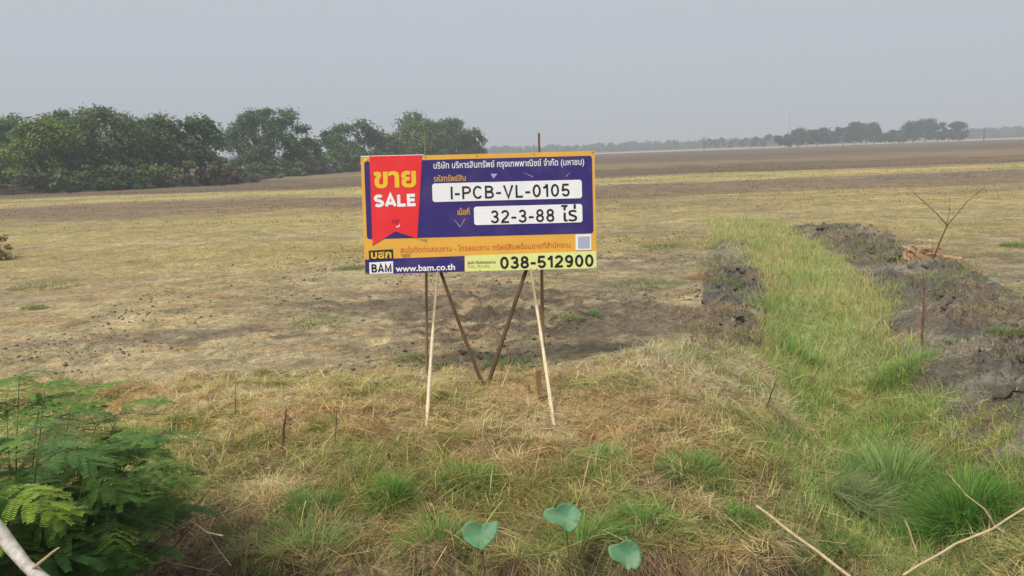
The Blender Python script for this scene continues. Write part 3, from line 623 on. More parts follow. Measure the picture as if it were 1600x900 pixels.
C_LIGHT = [(0.12, 0.17, 0.036), (0.15, 0.20, 0.04), (0.085, 0.14, 0.04)]; C_LIGHT = [tuple(v * 1.2 for v in c) for c in C_LIGHT]
C_OLIVE = [(0.085, 0.115, 0.05), (0.098, 0.13, 0.055), (0.068, 0.098, 0.042)]; C_OLIVE = [tuple(v * 1.45 for v in c) for c in C_OLIVE]
C_BROWN = [(0.10, 0.082, 0.05), (0.085, 0.078, 0.045), (0.12, 0.092, 0.06)]
LT = 'trees along the left field edge'
L_ = [  # px, base, top, width, dist, colours, label, extra
 (-8, 303, 200, 90, 84, C_DARK, 'dark tree cut off by the left frame edge', {}),
 (38, 300, 176, 78, 92, C_MID, 'round topped green tree behind the yellow green tree at far left', {}),
 (76, 301, 180, 112, 82, C_LIGHT, 'yellow green leafy tree at the left end of the row', dict(n=6500)),
 (118, 298, 166, 84, 94, C_MID, 'tall tree rising between the yellow green and the dull olive trees', {}),
 (172, 297, 163, 122, 86, C_OLIVE, 'tall dull olive tree, the highest of the left row', dict(n=7500)),
 (222, 294, 181, 100, 90, C_DARK, 'dark green tree right of the tall olive tree', {}),
 (262, 292, 176, 82, 92, C_OLIVE, 'upright tree beside the open airy tree in the left row', dict(cull=0.45)),
 (318, 290, 178, 76, 94, C_DARK, 'open airy tree with sky showing through, left of the gap', dict(cull=0.50, n=5400, cbase=0.2)),
 (424, 276, 167, 138, 126, C_DARK, 'broad dark tree standing alone right of the gap in the row', dict(n=8500, leaf=0.36)),
 (486, 272, 210, 50, 128, C_DARK, 'small dark tree leaning on the right side of the broad tree', dict(n=2200, leaf=0.34)),
 (556, 266, 186, 116, 150, C_DARK, 'dome shaped dark tree directly left of the sign', dict(n=6500, leaf=0.4)),
 (612, 264, 207, 54, 152, C_OLIVE, 'small greyish olive tree just above the sign left corner', dict(n=2400, leaf=0.4)),
 (648, 262, 171, 70, 176, C_MID, 'tall thin crowned tree peeking up behind the sign left end', dict(cull=0.48, n=3600, leaf=0.42)),
 (664, 262, 184, 78, 164, C_LIGHT, 'light green tree behind the red ribbon of the sign', dict(n=4200, leaf=0.42)),
 (706, 260, 182, 76, 170, C_MID, 'rounded green tree behind the sign, left of centre', dict(n=4600, leaf=0.42)),
 (738, 258, 200, 48, 172, C_DARK, 'last tree of the left row, sloping down behind the sign', dict(n=2600, leaf=0.42)),
]
for i, (px, b, t, w, d, c, lb, ex) in enumerate(L_):
    ex = dict(dict(n=5200), **ex); ex['n'] = int(ex['n'] * 3.6); ex['leaf'] = ex.get('leaf', 0.30) * 0.62; ex.setdefault('cbase', 0.04); ex.setdefault('lobes', 32); ex.setdefault('cull', 0.43); tree(px, b, t, w * 1.10, d, c, lb, 300 + i * 7, group=LT, **ex)
SH = 'low shrubs at the foot of the left trees'
sh = [(20, 302, 262, 90, 78, C_BROWN, 'brownish shrub at the foot of the leftmost tree'), (70, 301, 266, 70, 78, C_OLIVE, 'olive shrub under the yellow green tree'),
      (118, 300, 262, 70, 80, C_DARK, 'dark shrub left of the gap under the olive tree'), (158, 298, 256, 60, 81, C_OLIVE, 'olive shrub under the tall olive tree'),
      (196, 297, 258, 70, 81, C_DARK, 'dark shrub right of the tall olive tree foot'), (238, 295, 256, 52, 83, C_LIGHT, 'bright green shrub under the dark tree'),
      (272, 293, 255, 60, 84, C_LIGHT, 'bright green bush at the foot of the upright tree'), (312, 291, 250, 66, 86, C_OLIVE, 'olive bush below the open airy tree'),
      (350, 289, 252, 60, 87, C_BROWN, 'brown green bush in the gap of the row'), (392, 279, 252, 64, 118, C_BROWN, 'reddish brown bush at the left foot of the broad tree'),
      (442, 276, 250, 60, 120, C_DARK, 'dark bush at the right foot of the broad tree'), (490, 273, 246, 56, 126, C_BROWN, 'brown bush between the broad and the dome trees'),
      (532, 270, 236, 52, 140, C_LIGHT, 'light green bush at the foot of the dome shaped tree'), (572, 268, 238, 60, 142, C_DARK, 'dark bush touching the sign left edge'),
      (335, 290, 262, 60, 84, C_BROWN, 'low brown bush at the left side of the gap'), (368, 287, 258, 60, 92, C_OLIVE, 'olive bush in the middle of the gap'), (378, 281, 246, 70, 112, C_DARK, 'dark bush hugging the left of the broad tree'),
      (415, 278, 254, 60, 110, C_OLIVE, 'olive bush in front of the broad tree'), (466, 274, 250, 60, 118, C_OLIVE, 'grey olive bush right of the broad tree foot'), (512, 271, 246, 56, 134, C_OLIVE, 'olive bush left of the dome shaped tree'), (550, 269, 246, 56, 138, C_BROWN, 'brown bush in front of the dome shaped tree')]
for i, (px, b, t, w, d, c, lb) in enumerate(sh):
    tree(px, b, t, w * 1.35, d, c, lb, 500 + i * 5, n=3400, cull=0.40, leaf=0.19 if d < 100 else 0.25, cbase=0.0, group=SH, name='shrub', lobes=8, cat='shrub', limbs=4)
tree(-6, 396, 362, 56, 21, [(0.40, 0.32, 0.14), (0.46, 0.37, 0.17), (0.30, 0.27, 0.10)], 'small yellow brown bush at the left frame edge in the field', 610, n=3600, leaf=0.045, cbase=0.0, name='shrub', lobes=8, cat='shrub', limbs=5)
# dark burnt bank along the foot of the trees
bp_ = [at(px, by, d)[:2] for px, by, d in [(-160, 308, 74), (0, 304, 79), (150, 298, 82), (300, 292, 85), (360, 289, 90), (420, 277, 116), (560, 267, 148), (700, 262, 165), (780, 258, 175)]]
c, Lr = ridge(bp_, 260); tx = np.gradient(c[:, 0]); ty = np.gradient(c[:, 1]); ln = np.hypot(tx, ty); nn = np.stack([-ty / ln, tx / ln], 1)
s = np.linspace(-1.6, 2.8, 15)
mx_ = c[:, None, 0] + s[None] * nn[:, None, 0]; my_ = c[:, None, 1] + s[None] * nn[:, None, 1]
pr = np.clip(1 - ((s - 0.6) / 2.2) ** 2, 0, 1)[None]
mz = pr * (0.45 + 1.1 * fbm(mx_ * 0.5, my_ * 0.5, 67)) + 0.7 * pr * (fbm(mx_ * 2.2, my_ * 2.2, 68) - 0.5) - 0.1
ii = np.arange(mx_.size).reshape(mx_.shape); Q = np.stack([ii[:-1, :-1].ravel(), ii[:-1, 1:].ravel(), ii[1:, 1:].ravel(), ii[1:, :-1].ravel()], 1)
cl = lerp(np.array([0.040, 0.034, 0.028]), np.array([0.08, 0.066, 0.05]), sstep(0.58, 0.75, fbm(mx_.ravel() * 0.35, my_.ravel() * 0.35, 69)))
tag(build('earth_bank', np.stack([mx_.ravel(), my_.ravel(), mz.ravel()], 1), Q, M_mound, col=cl, smooth=True), 'low dark earth bank along the foot of the left trees', 'bank', kind='structure')

RT = 'far trees on the right horizon'
C_FAR = [(0.030, 0.070, 0.022), (0.038, 0.082, 0.027), (0.025, 0.058, 0.02)]
R_ = [(1226, 230, 210, 26, 'small round tree at the left end of the far right clumps'), (1246, 229, 199, 24, 'tall narrow tree leading the first far clump'), (1261, 229, 203, 20, 'short tree second in the first far clump'),
      (1277, 228, 199, 30, 'widest round tree in the first far clump'), (1295, 228, 204, 18, 'last small tree of the first far clump'),
      (1317, 227, 198, 32, 'leftmost tree of the middle far clump'), (1334, 227, 190, 26, 'highest tree of the middle far clump'), (1353, 226, 191, 32, 'broad tree at the right of the middle far clump'), (1366, 226, 194, 16, 'narrow tree ending the middle far clump'),
      (1382, 226, 205, 26, 'low tree just right of the middle far clump'), (1397, 225, 203, 26, 'low round tree between the middle and right far clumps'), (1410, 225, 206, 18, 'thin brownish tree before the right far clump'),
      (1426, 224, 189, 26, 'first tall tree of the right far clump'), (1445, 224, 185, 30, 'highest tree of the right far clump'), (1464, 223, 191, 28, 'sloping crowned tree inside the right far clump'), (1482, 222, 201, 30, 'dense low tree near the end of the right far clump')]
for i, (px, b, t, w, lb) in enumerate(R_):
    w *= 1.22
    tree(px, b, t, w, 395 + (i * 37) % 22, C_FAR if 'brownish' not in lb else C_BROWN, lb, 700 + i * 3, n=3400, leaf=0.55, cbase=0.12, group=RT, lobes=14, cull=0.36, limbs=3)
tree(1497, 222, 189, 30, 400, C_FAR, 'flat topped umbrella shaped tree at the right end of the far clumps', 771, n=1100, leaf=0.6, cbase=0.62, group=RT, lobes=8, cull=0.36, limbs=6, flat=0.5)
tree(1498, 222, 202, 26, 404, C_FAR, 'rounded bush under the umbrella shaped far tree', 775, n=1100, leaf=0.6, cbase=0.05, group=RT, lobes=7, cull=0.36, limbs=3, name='shrub', cat='shrub')
R2 = [(1110, 232, 216, 30, 560), (1132, 231, 215, 34, 560), (1150, 231, 218, 24, 570), (1168, 230, 216, 26, 530), (1186, 230, 213, 26, 530), (1206, 229, 209, 34, 520)]
for i, (px, b, t, w, d) in enumerate(R2):
    nm = ['first', 'second', 'third', 'fourth', 'fifth', 'last and tallest'][i]
    tree(px, b, t, w, d, C_FAR, nm + ' hazy tree from the left in the low row before the far clumps', 800 + i, n=900, leaf=0.85, cbase=0.05, group='hazy trees in the low far row', lobes=8, cull=0.34, limbs=3)
# the far wood that reads as one mass
def wood(name, spans, label, seed, dist, leaf):
    r = random.Random(seed); cen = []; rad = []
    for px0, px1, t0, t1 in spans:
        px = px0
        while px < px1:
            f = (px - px0) / (px1 - px0); ty_ = t0 + (t1 - t0) * f + r.uniform(-2.5, 3.5); dd = dist * r.uniform(0.96, 1.06)
            T = at(px, ty_, dd); s = max(2.2, T[2] * 0.36)
            for k in range(3): cen.append((T[0] + r.uniform(-2, 2) * 1.5, dd + r.uniform(-6, 6), max(1.5, T[2] - s * 0.8 - k * T[2] * 0.3))); rad.append((s * 1.3, s * 1.3, s * 0.85))
            px += r.uniform(3, 6.5)
    V, Fc, cl = leaf_cloud(cen, rad, len(cen) * 100, leaf, seed, C_FAR, 0.30)
    tag(build(name, V, Fc, M_leaf, col=cl), label, 'woodland', kind='stuff')
wood('distant_wood', [(745, 1110, 231, 219), (1110, 1240, 219, 215)], 'hazy blue grey wood along the horizon behind the sign', 901, 760, 1.15)
wood('distant_wood', [(1230, 1420, 215, 207), (1490, 1720, 203, 193)], 'hazy wood on the horizon at the far right', 902, 700, 1.1)
wood('distant_wood', [(-200, 330, 262, 238), (330, 620, 245, 236)], 'hazy wood glimpsed through the gaps of the left tree row', 903, 620, 1.0)

# utility poles and a lattice tower in the haze
def upole(px, by, ty, dist, label):
    B = at(px, by, dist); B[2] = 0; H = at(px, ty, dist)[2]; root = tag(empty('utility_pole', B), label, 'utility pole', 'utility poles in the far haze')
    v, q = tube([B + np.array([0, 0, -.3]), B + np.array([0, 0, H])], [0.3, 0.22], 8); build('pole', v, q, M_bark, root, B)
    for zz in (H * .93, H * .80):
        v, q = boxv(B[0] - 1.3, B[0] + 1.3, B[1] - .32, B[1] - .1, zz - .12, zz + .12); build('crossarm', v, q, M_bark, root, B)
upole(1100, 233, 214, 430, 'thin utility pole left of the low hazy tree row')
upole(1537, 221, 202, 380, 'dark utility pole right of the umbrella shaped far tree')
B = at(1233, 222, 1250); B[2] = 0; H = at(1233, 174, 1250)[2]
root = tag(empty('lattice_tower', B), 'faint lattice tower rising in haze above the first far clump', 'tower')
hw = lambda z: 2.2 * (1 - z / H) + 0.35
for sx, sy in ((1, 1), (1, -1), (-1, 1), (-1, -1)):
    v, q = tube([B + np.array([sx * hw(0), sy * hw(0), -.3]), B + np.array([sx * hw(H), sy * hw(H), H])], 0.14, 4); build('leg', v, q, M_steel, root, B)
parts = []
zs = np.linspace(0, H, 9)
for z0, z1 in zip(zs[:-1], zs[1:]):
    for sy in (1, -1):
        for s in (1, -1): parts.append(tube([B + np.array([s * hw(z0), sy * hw(z0), z0]), B + np.array([-s * hw(z1), sy * hw(z1), z1])], 0.07, 4))
    for sx in (1, -1):
        for s in (1, -1): parts.append(tube([B + np.array([sx * hw(z0), s * hw(z0), z0]), B + np.array([sx * hw(z1), -s * hw(z1), z1])], 0.07, 4))
v, q = merge(parts); build('bracing', v, q, M_steel, root, B)
for zz in (0.95, 0.82):
    v, q = boxv(B[0] - 3, B[0] + 3, B[1] - .15, B[1] + .15, H * zz - .15, H * zz + .15); build('crossarm', v, q, M_steel, root, B)

# ------------------------------------------------------------------ the sale sign
TL = at(563, 246, 8.20); TR = at(927, 237, 8.20); BR = at(933, 418, 8.06); BL = at(572, 428, 8.06)
SW, SHH = 2.46, 1.235
ex = (TR - TL + BR - BL); ex /= np.linalg.norm(ex); ez = (TL - BL + TR - BR); ez -= ex * (ex @ ez); ez /= np.linalg.norm(ez); ey = np.cross(ez, ex)
cen = (TL + TR + BL + BR) / 4; org = cen - ex * SW / 2 - ez * SHH / 2
base_pt = np.array([cen[0], 8.05, gzs(cen[0], 8.05)])
sign = tag(empty('sale_sign', base_pt), 'blue and orange land sale signboard with red ribbon on bamboo legs', 'sign')
SM = Matrix(((ex[0], ey[0], ez[0], org[0] - base_pt[0]), (ex[1], ey[1], ez[1], org[1] - base_pt[1]), (ex[2], ey[2], ez[2], org[2] - base_pt[2]), (0, 0, 0, 1)))
IM = Matrix.Identity(4)
def spart(name, V, Q, mat, parent=None):
    o = obj(name, mk_mesh(name, V, Q, mats=mat), parent or sign)
    o.matrix_local = SM if parent is None else IM
    return o
def slab(name, poly, depth, mat, parent=None, th=0.0015):
    """flat printed piece: polygon (u,v) standing `depth` proud of the board, with its own thickness"""
    n = len(poly); V = [(u, -depth, v) for u, v in poly] + [(u, -depth + th, v) for u, v in poly]
    a = sum(poly[i][0] * poly[(i + 1) % n][1] - poly[(i + 1) % n][0] * poly[i][1] for i in range(n))
    f = list(range(n)) if a > 0 else list(range(n - 1, -1, -1))
    Q = [tuple(f), tuple(i + n for i in reversed(f))] + [(i, (i + 1) % n, (i + 1) % n + n, i + n) if a < 0 else ((i + 1) % n, i, i + n, (i + 1) % n + n) for i in range(n)]
    return spart(name, V, Q, mat, parent)
def rrect(u0, v0, u1, v1, r, n=5, skew=0.0):
    P = []
    for cx_, cy_, a0 in ((u1 - r, v1 - r, 0), (u0 + r, v1 - r, 90), (u0 + r, v0 + r, 180), (u1 - r, v0 + r, 270)):
        for k in range(n + 1):
            a = math.radians(a0 + 90 * k / n); P.append((cx_ + r * math.cos(a), cy_ + r * math.sin(a)))
    return P
# board with slightly sagging vinyl face
nu, nv = 40, 20; V = []; 
for j in range(nv + 1):
    for i in range(nu + 1): V.append((SW * i / nu, 0.0, SHH * j / nv))
Q = [(j * (nu + 1) + i, j * (nu + 1) + i + 1, (j + 1) * (nu + 1) + i + 1, (j + 1) * (nu + 1) + i) for j in range(nv) for i in range(nu)]
v2, q2 = boxv(0, SW, 0.0015, 0.034, 0, SHH); oo = len(V); V += v2; Q += [tuple(a + oo for a in f) for f in q2 if f != (0, 1, 5, 4)]
board = spart('board', V, Q, M_paint['orange'])
for u in (0.02, 0.6, 1.21, 1.8, 2.40):
    v2, q2 = boxv(u, u + 0.04, 0.0345, 0.075, 0.01, SHH - 0.01); spart('batten', v2, q2, M_wood)
v2, q2 = boxv(0.002, 0.66, -0.003, 0.03, SHH + 0.0005, SHH + 0.010); spart('folded_top_edge', v2, q2, M_paint['white'])
blue = slab('blue_panel', rrect(0.035, 0.372, 2.432, 1.186, 0.03), 0.0025, M_paint['blue'])
slab('navy_strip', [(0.003, 0.002), (1.056, 0.002), (1.060, 0.168), (0.006, 0.157)], 0.0027, M_paint['blue'])
lime = slab('lime_strip', [(1.0605, 0.002), (2.458, 0.002), (2.458, 0.183), (1.0645, 0.170)], 0.0027, M_paint['lime'])
ribbon = slab('red_ribbon', [(0.094, SHH + 0.004), (0.648, SHH + 0.004), (0.567, 0.366), (0.337, 0.445), (0.092, 0.302)], 0.0052, M_paint['red'])
plate1 = slab('white_plate', rrect(0.742, 0.744, 2.319, 0.938, 0.028), 0.0052, M_paint['white'])
plate2 = slab('white_plate', rrect(1.174, 0.490, 2.319, 0.684, 0.028), 0.0052, M_paint['white'])
sticker = slab('sticker', [(2.240, 0.196), (2.407, 0.196), (2.409, 0.363), (2.242, 0.363)], 0.0052, M_paint['white'])
slab('faded_print', [(2.266, 0.216), (2.389, 0.216), (2.391, 0.340), (2.267, 0.340)], 0.0075, M_paint['bluegrey'], sticker)
logo1 = slab('logo_plate', [(0.050, 0.150), (0.305, 0.154), (0.305, 0.258), (0.049, 0.250)], 0.0052, M_paint['navy'])
logo2 = slab('logo_plate', [(0.048, 0.004), (0.300, 0.004), (0.302, 0.131), (0.050, 0.124)], 0.0052, M_paint['white'])
slab('yellow_corner_fold', [(0.002, 1.222), (0.093, 1.219), (0.040, 1.178)], 0.0056, M_paint['gold'])

def letter_obj(V, Q, depth, mat, parent, name='lettering'):
    o = obj(name, mk_mesh(name, V, Q, mats=M_paint[mat]), parent); o.matrix_local = IM; return o
def lettering(body, u0, v0, u1, v1, depth, mat, parent, bold=0.0, name='lettering', slant=0.0):
    cu = bpy.data.curves.new('txt', 'FONT'); cu.body = body; cu.size = 1; cu.offset = bold; cu.resolution_u = 3
    to = bpy.data.objects.new('txt', cu); COL.objects.link(to); bpy.context.view_layer.update()
    me = bpy.data.meshes.new_from_object(to.evaluated_get(bpy.context.evaluated_depsgraph_get()))
    bpy.data.objects.remove(to)
    nvv = len(me.vertices); a = np.zeros(nvv * 3); me.vertices.foreach_get('co', a); a = a.reshape(-1, 3)
    mn, mx = a.min(0), a.max(0)
    u = u0 + (a[:, 0] - mn[0]) / (mx[0] - mn[0]) * (u1 - u0); v = v0 + (a[:, 1] - mn[1]) / (mx[1] - mn[1]) * (v1 - v0)
    v = v + slant * (u - u0); V = np.stack([u, np.full(nvv, -depth), v], 1)
    faces = [tuple(p.vertices) for p in me.polygons]
    nw = body.count(' ')
    cuts = []
    if nw:                                                   # one object per word: cut at the widest gaps
        f0 = sorted([(min(V[i, 0] for i in f), max(V[i, 0] for i in f)) for f in faces]); gaps = []; e = f0[0][1]
        for a0, a1 in f0[1:]:
            if a0 > e: gaps.append((a0 - e, (a0 + e) / 2))
            e = max(e, a1)
        cuts = sorted(g[1] for g in sorted(gaps)[-nw:])
    bins = {}
    for f in faces: bins.setdefault(sum(V[f[0], 0] > c for c in cuts), []).append(f)
    for fs in bins.values():
        ids = sorted({i for f in fs for i in f}); mp = {i: k for k, i in enumerate(ids)}
        letter_obj(V[ids], [tuple(mp[i] for i in f) for f in fs], depth, mat, parent, name)
# a plain grotesque built from thick strokes, for the big lettering
def arc(cx, cy, rx, ry, a0, a1, n=14): return [(cx + rx * math.cos(math.radians(a0 + (a1 - a0) * k / n)), cy + ry * math.sin(math.radians(a0 + (a1 - a0) * k / n))) for k in range(n + 1)]
GL = {'I': (0.10, [[(.05, 0), (.05, 1)]]), '-': (0.34, [[(0, .40), (.34, .40)]]),
      'P': (.58, [[(.07, 0), (.07, 1)], [(.07, .93), (.30, .93)] + arc(.30, .70, .24, .23, 90, -90) + [(.07, .47)]]),
      'C': (.64, [arc(.33, .5, .28, .44, 42, 318, 24)]),
      'B': (.60, [[(.07, 0), (.07, 1)], [(.07, .93), (.30, .93)] + arc(.30, .735, .20, .195, 90, -90) + [(.07, .54)], [(.07, .50), (.32, .50)] + arc(.32, .285, .23, .215, 90, -90) + [(.07, .07)]]),
      'V': (.66, [[(.04, 1), (.33, .03), (.62, 1)]]), 'L': (.50, [[(.07, 1), (.07, .07), (.50, .07)]]),
      '0': (.56, [arc(.28, .5, .21, .43, 90, 450, 30)]), '1': (.36, [[(.0, .72), (.14, .76), (.25, .98)], [(.27, 0), (.27, 1)]]),
      '2': (.56, [arc(.28, .70, .21, .23, 165, -20, 14) + [(.36, .44), (.12, .20), (.07, .07), (.54, .07)]]),
      '3': (.56, [arc(.27, .72, .19, .21, 160, -90, 16) + [(.20, .51)], arc(.27, .285, .22, .215, 90, -165, 18)]),
      '5': (.56, [[(.50, .93), (.13, .93), (.08, .50)] + arc(.28, .31, .21, .24, 130, -160, 18)]),
      '8': (.56, [arc(.28, .73, .18, .20, -90, 270, 24), arc(.28, .29, .21, .22, 90, 450, 24)]),
      '9': (.56, [arc(.28, .68, .20, .25, 0, 360, 24), arc(.26, .50, .22, .43, 5, -125, 16)]),
      'S': (.60, [arc(.30, .725, .21, .205, 30, 230, 16) + arc(.30, .275, .23, .205, 60, -150, 18)]),
      'A': (.68, [[(.05, 0), (.34, .98), (.63, 0)], [(.15, .27), (.53, .27)]]), 'E': (.52, [[(.50, .92), (.08, .92), (.08, .08), (.52, .08)], [(.08, .51), (.47, .51)]]),
      'M': (.74, [[(.07, 0), (.07, .94), (.37, .12), (.67, .94), (.67, 0)]])}
def strokes(body, u0, v0, u1, v1, depth, mat, parent, wt=0.13, gap=0.12):
    adv = sum(GL[c][0] for c in body) + gap * (len(body) - 1); H = v1 - v0; sx = (u1 - u0) / adv; x = 0; Vv = []; Qq = []; lay = 0
    for c in body:
        for pl in GL[c][1]:
            lay += 1; P = np.array([((x + a) * sx + u0, b * H + v0) for a, b in pl]); hwid = wt * H / 2
            closed = np.hypot(*(P[0] - P[-1])) < 1e-5; Lf = []
            for i in range(len(P)):
                a = P[i - 1] if i else (P[-2] if closed else P[0]); b = P[i + 1] if i < len(P) - 1 else (P[1] if closed else P[-1])
                d1 = P[i] - a; d2 = b - P[i]
                d1 = d1 / np.hypot(*d1) if np.hypot(*d1) > 1e-9 else d2 / np.hypot(*d2); d2 = d2 / np.hypot(*d2) if np.hypot(*d2) > 1e-9 else d1
                n1 = np.array([-d1[1], d1[0]]); n2 = np.array([-d2[1], d2[0]]); mvec = n1 + n2; mvec /= np.hypot(*mvec) + 1e-9
                Lf.append(mvec * hwid / max(0.45, mvec @ n1))
            o = len(Vv)
            for p_, l_ in zip(P, Lf):
                for s_ in (1, -1): Vv.append((p_[0] + s_ * l_[0], -depth - 0.0002 * (lay % 4), p_[1] + s_ * l_[1]))
            for i in range(len(P) - 1): Qq.append((o + 2 * i, o + 2 * i + 1, o + 2 * i + 3, o + 2 * i + 2))
        x += GL[c][0] + gap
    return letter_obj(Vv, Qq, depth, mat, parent)
lettering('ขาย', 0.130, 0.902, 0.576, 1.078, 0.0075, 'gold', ribbon, 0.035)
strokes('SALE', 0.126, 0.712, 0.562, 0.830, 0.0075, 'white', ribbon, 0.28, 0.11)
lettering('บริษัท บริหารสินทรัพย์ กรุงเทพพาณิชย์ จำกัด (มหาชน)', 0.764, 1.068, 2.348, 1.168, 0.0052, 'white', blue, 0.008)
lettering('รหัสทรัพย์สิน', 0.762, 0.956, 1.097, 1.026, 0.0052, 'amber', blue, 0.012)
lettering('เนื้อที่', 1.003, 0.600, 1.128, 0.678, 0.0052, 'amber', blue, 0.012)
strokes('I-PCB-VL-0105', 0.938, 0.768, 2.190, 0.900, 0.0075, 'black', plate1, 0.155, 0.16)
strokes('32-3-88', 1.350, 0.505, 2.022, 0.640, 0.0075, 'black', plate2, 0.15, 0.15)
lettering('ไร่', 2.092, 0.503, 2.262, 0.682, 0.0075, 'black', plate2, 0.012)
lettering('สนใจติดต่อสอบถาม - โทรสอบถาม ทรัพย์สินพร้อมขายที่สำนักงาน', 0.384, 0.218, 2.186, 0.286, 0.0022, 'redprint', board, 0.004, slant=0.005)
lettering('บสก', 0.072, 0.163, 0.288, 0.236, 0.0075, 'gold', logo1, 0.03)
strokes('BAM', 0.074, 0.020, 0.282, 0.104, 0.0075, 'black', logo2, 0.20, 0.16)
lettering('www.bam.co.th', 0.326, 0.017, 0.957, 0.084, 0.0052, 'white', board, 0.022, slant=0.008)
lettering('สนใจ ติดต่อสอบถาม', 1.092, 0.080, 1.387, 0.116, 0.0052, 'black', lime, 0.01)
lettering('โทร. ติดต่อ', 1.090, 0.038, 1.323, 0.074, 0.0052, 'ochre', lime, 0.0)
strokes('038-512900', 1.438, 0.022, 2.425, 0.146, 0.0052, 'black', lime, 0.20, 0.13)
for u_ in (0.02, 0.68, 1.22, 1.82, 2.44):
    for v_ in (0.012, SHH - 0.014):
        nail = [(u_ + 0.007 * math.cos(a_), v_ + 0.007 * math.sin(a_)) for a_ in np.linspace(0, 2 * math.pi, 9)[:-1]]
        slab('nail', nail, 0.009, M_steel, board, 0.008)
# highlights of vinyl creases painted as pale slabs; worn marks in other colours
slab('crease_highlight', [(1.36, 1.024), (1.435, 1.024), (1.39, 0.973)], 0.0046, M_paint['crease_glint'], blue, 0.0008)
for a, b in (((0.962, 0.557), (1.026, 0.473)), ((1.026, 0.473), (1.074, 0.558)), ((1.706, 1.029), (1.807, 0.98)), ((2.202, 1.017), (2.154, 0.975))):
    d = np.array(b) - np.array(a); nrm_ = np.array([-d[1], d[0]]) / np.hypot(*d) * 0.0035
    slab('crease_highlight', [tuple(np.array(a) - nrm_ * .3), tuple(np.array(b) - nrm_), tuple(np.array(b) + nrm_), tuple(np.array(a) + nrm_ * .3)], 0.0046, M_paint['grey' if a[0] < 1.3 else 'crease_glint'], blue, 0.0008)
slab('worn_mark', [(0.58, 0.356), (0.674, 0.357), (0.667, 0.318)], 0.0022, M_paint['ochre'], board, 0.0008)  # worn mark in a duller ochre than the orange board
slab('worn_mark', [(0.384, 0.205), (0.496, 0.208), (0.475, 0.17), (0.409, 0.168)], 0.0022, M_paint['ochre'], board, 0.0008)
slab('worn_mark', rrect(0.302, 0.53, 0.386, 0.572, 0.018), 0.0072, M_paint['darkred'], ribbon, 0.0008)
slab('worn_mark', [(0.345, 0.486), (0.385, 0.495), (0.392, 0.535), (0.378, 0.505), (0.35, 0.497)], 0.0078, M_paint['white'], ribbon, 0.0008)

def bamboo(pts, rads, cols, name, mat=None, nodes=True, label=None):
    p0, p1 = np.array(pts[0]), np.array(pts[-1]); n = 26; P = []; R = []; C = []
    Lb = np.linalg.norm(p1 - p0); rr = random.Random(int(Lb * 1000))
    sag = np.array([rr.uniform(-1, 1), rr.uniform(-1, 1), 0]) * 0.012
    for i in range(n):
        t = i / (n - 1); k = (t * 6.4) % 1
        r = rads[0] + (rads[1] - rads[0]) * t
        P.append(p0 + (p1 - p0) * t + sag * math.sin(math.pi * t)); R.append(r * (1.16 if nodes and k < 0.12 else 1) * rr.uniform(.95, 1.05))
        C.append(np.array(cols[0]) * (1 - t) + np.array(cols[1]) * t if len(cols) == 2 else np.array(cols[0] if t < cols[2] else cols[1]))
    v, q = tube(P, R, 8)
    o = build(name, v, q, mat or M_bamboo, sign, base_pt, col=np.repeat(np.array(C), 8, 0) if mat is None else None, smooth=False)
    if label: o['label'] = label
    return o
def gsink(px, py): g_ = gp(px, py); g_[2] -= 0.12; return g_
def footed(px, py, top):
    g_ = gp(px, py); d = (g_ - top) / np.linalg.norm(g_ - top); return [g_ + d * 0.14, top]
cream, tan, brn, dk = (0.62, 0.52, 0.36), (0.34, 0.27, 0.17), (0.23, 0.16, 0.085), (0.12, 0.09, 0.06)
bamboo(footed(667, 664, at(686, 405, 8.22)), (0.017, 0.012), (cream, tan, 0.60), 'bamboo_leg', label='pale bamboo leg propping the left of the sign')
bamboo(footed(863, 648, at(826, 400, 8.22)), (0.018, 0.012), (cream, tan, 0.66), 'bamboo_leg', label='pale bamboo leg propping the right of the sign')
a = at(668, 610, 8.36); a[2] = gzs(a[0], 8.36) - 0.1
bamboo([a, at(664, 206, 8.36)], (0.019, 0.007), (brn, (0.22, 0.21, 0.10)), 'rear_post')
a = at(849, 590, 8.36); a[2] = gzs(a[0], 8.36) - 0.1
bamboo([a, at(842, 208, 8.36)], (0.021, 0.012), ((0.33, 0.23, 0.11), (0.17, 0.09, 0.045)), 'rear_post')
bamboo(footed(755, 603, at(684, 412, 8.20)), (0.019, 0.019), (dk, dk), 'brace', mat=M_wood, nodes=False)
bamboo(footed(762, 602, at(827, 408, 8.20)), (0.023, 0.021), (dk, dk), 'brace', mat=M_wood, nodes=False)

n = 700
x, y = scatter(n, -5, 3.4, 4.7, 8.6); bank, dit, _, _ = zones(x, y); k = rng.random(n) < bank; x, y = x[k], y[k]; n = len(x)
put('dead_stems', blades(np.stack([x, y, gz(x, y)], 1), rng.uniform(0.15, 0.38, n), rng.uniform(0.006, 0.010, n), rng.uniform(0, 6.28, n), rng.uniform(0.1, 1.4, n), rng.uniform(0.0, 0.25, n), jitter(np.array([0.62, 0.47, 0.29]), n, 0.3), seg=3),
    'scattered broken dead stems in the bank grass', 'dead stems')
n = 260
x, y = scatter(n, -4, 3.2, 4.6, 8.4); bank, dit, _, _ = zones(x, y); k = rng.random(n) < bank; x, y = x[k], y[k]; n = len(x)
put('dead_leaves', blades(np.stack([x, y, gz(x, y) + 0.05], 1), rng.uniform(0.05, 0.12, n), rng.uniform(0.02, 0.04, n), rng.uniform(0, 6.28, n), rng.uniform(-0.1, 0.7, n), rng.uniform(0.2, 0.9, n), jitter(np.array([0.40, 0.27, 0.16]), n, 0.4), seg=3),
    'small curled dead leaves caught in the bank grass', 'dead leaves')
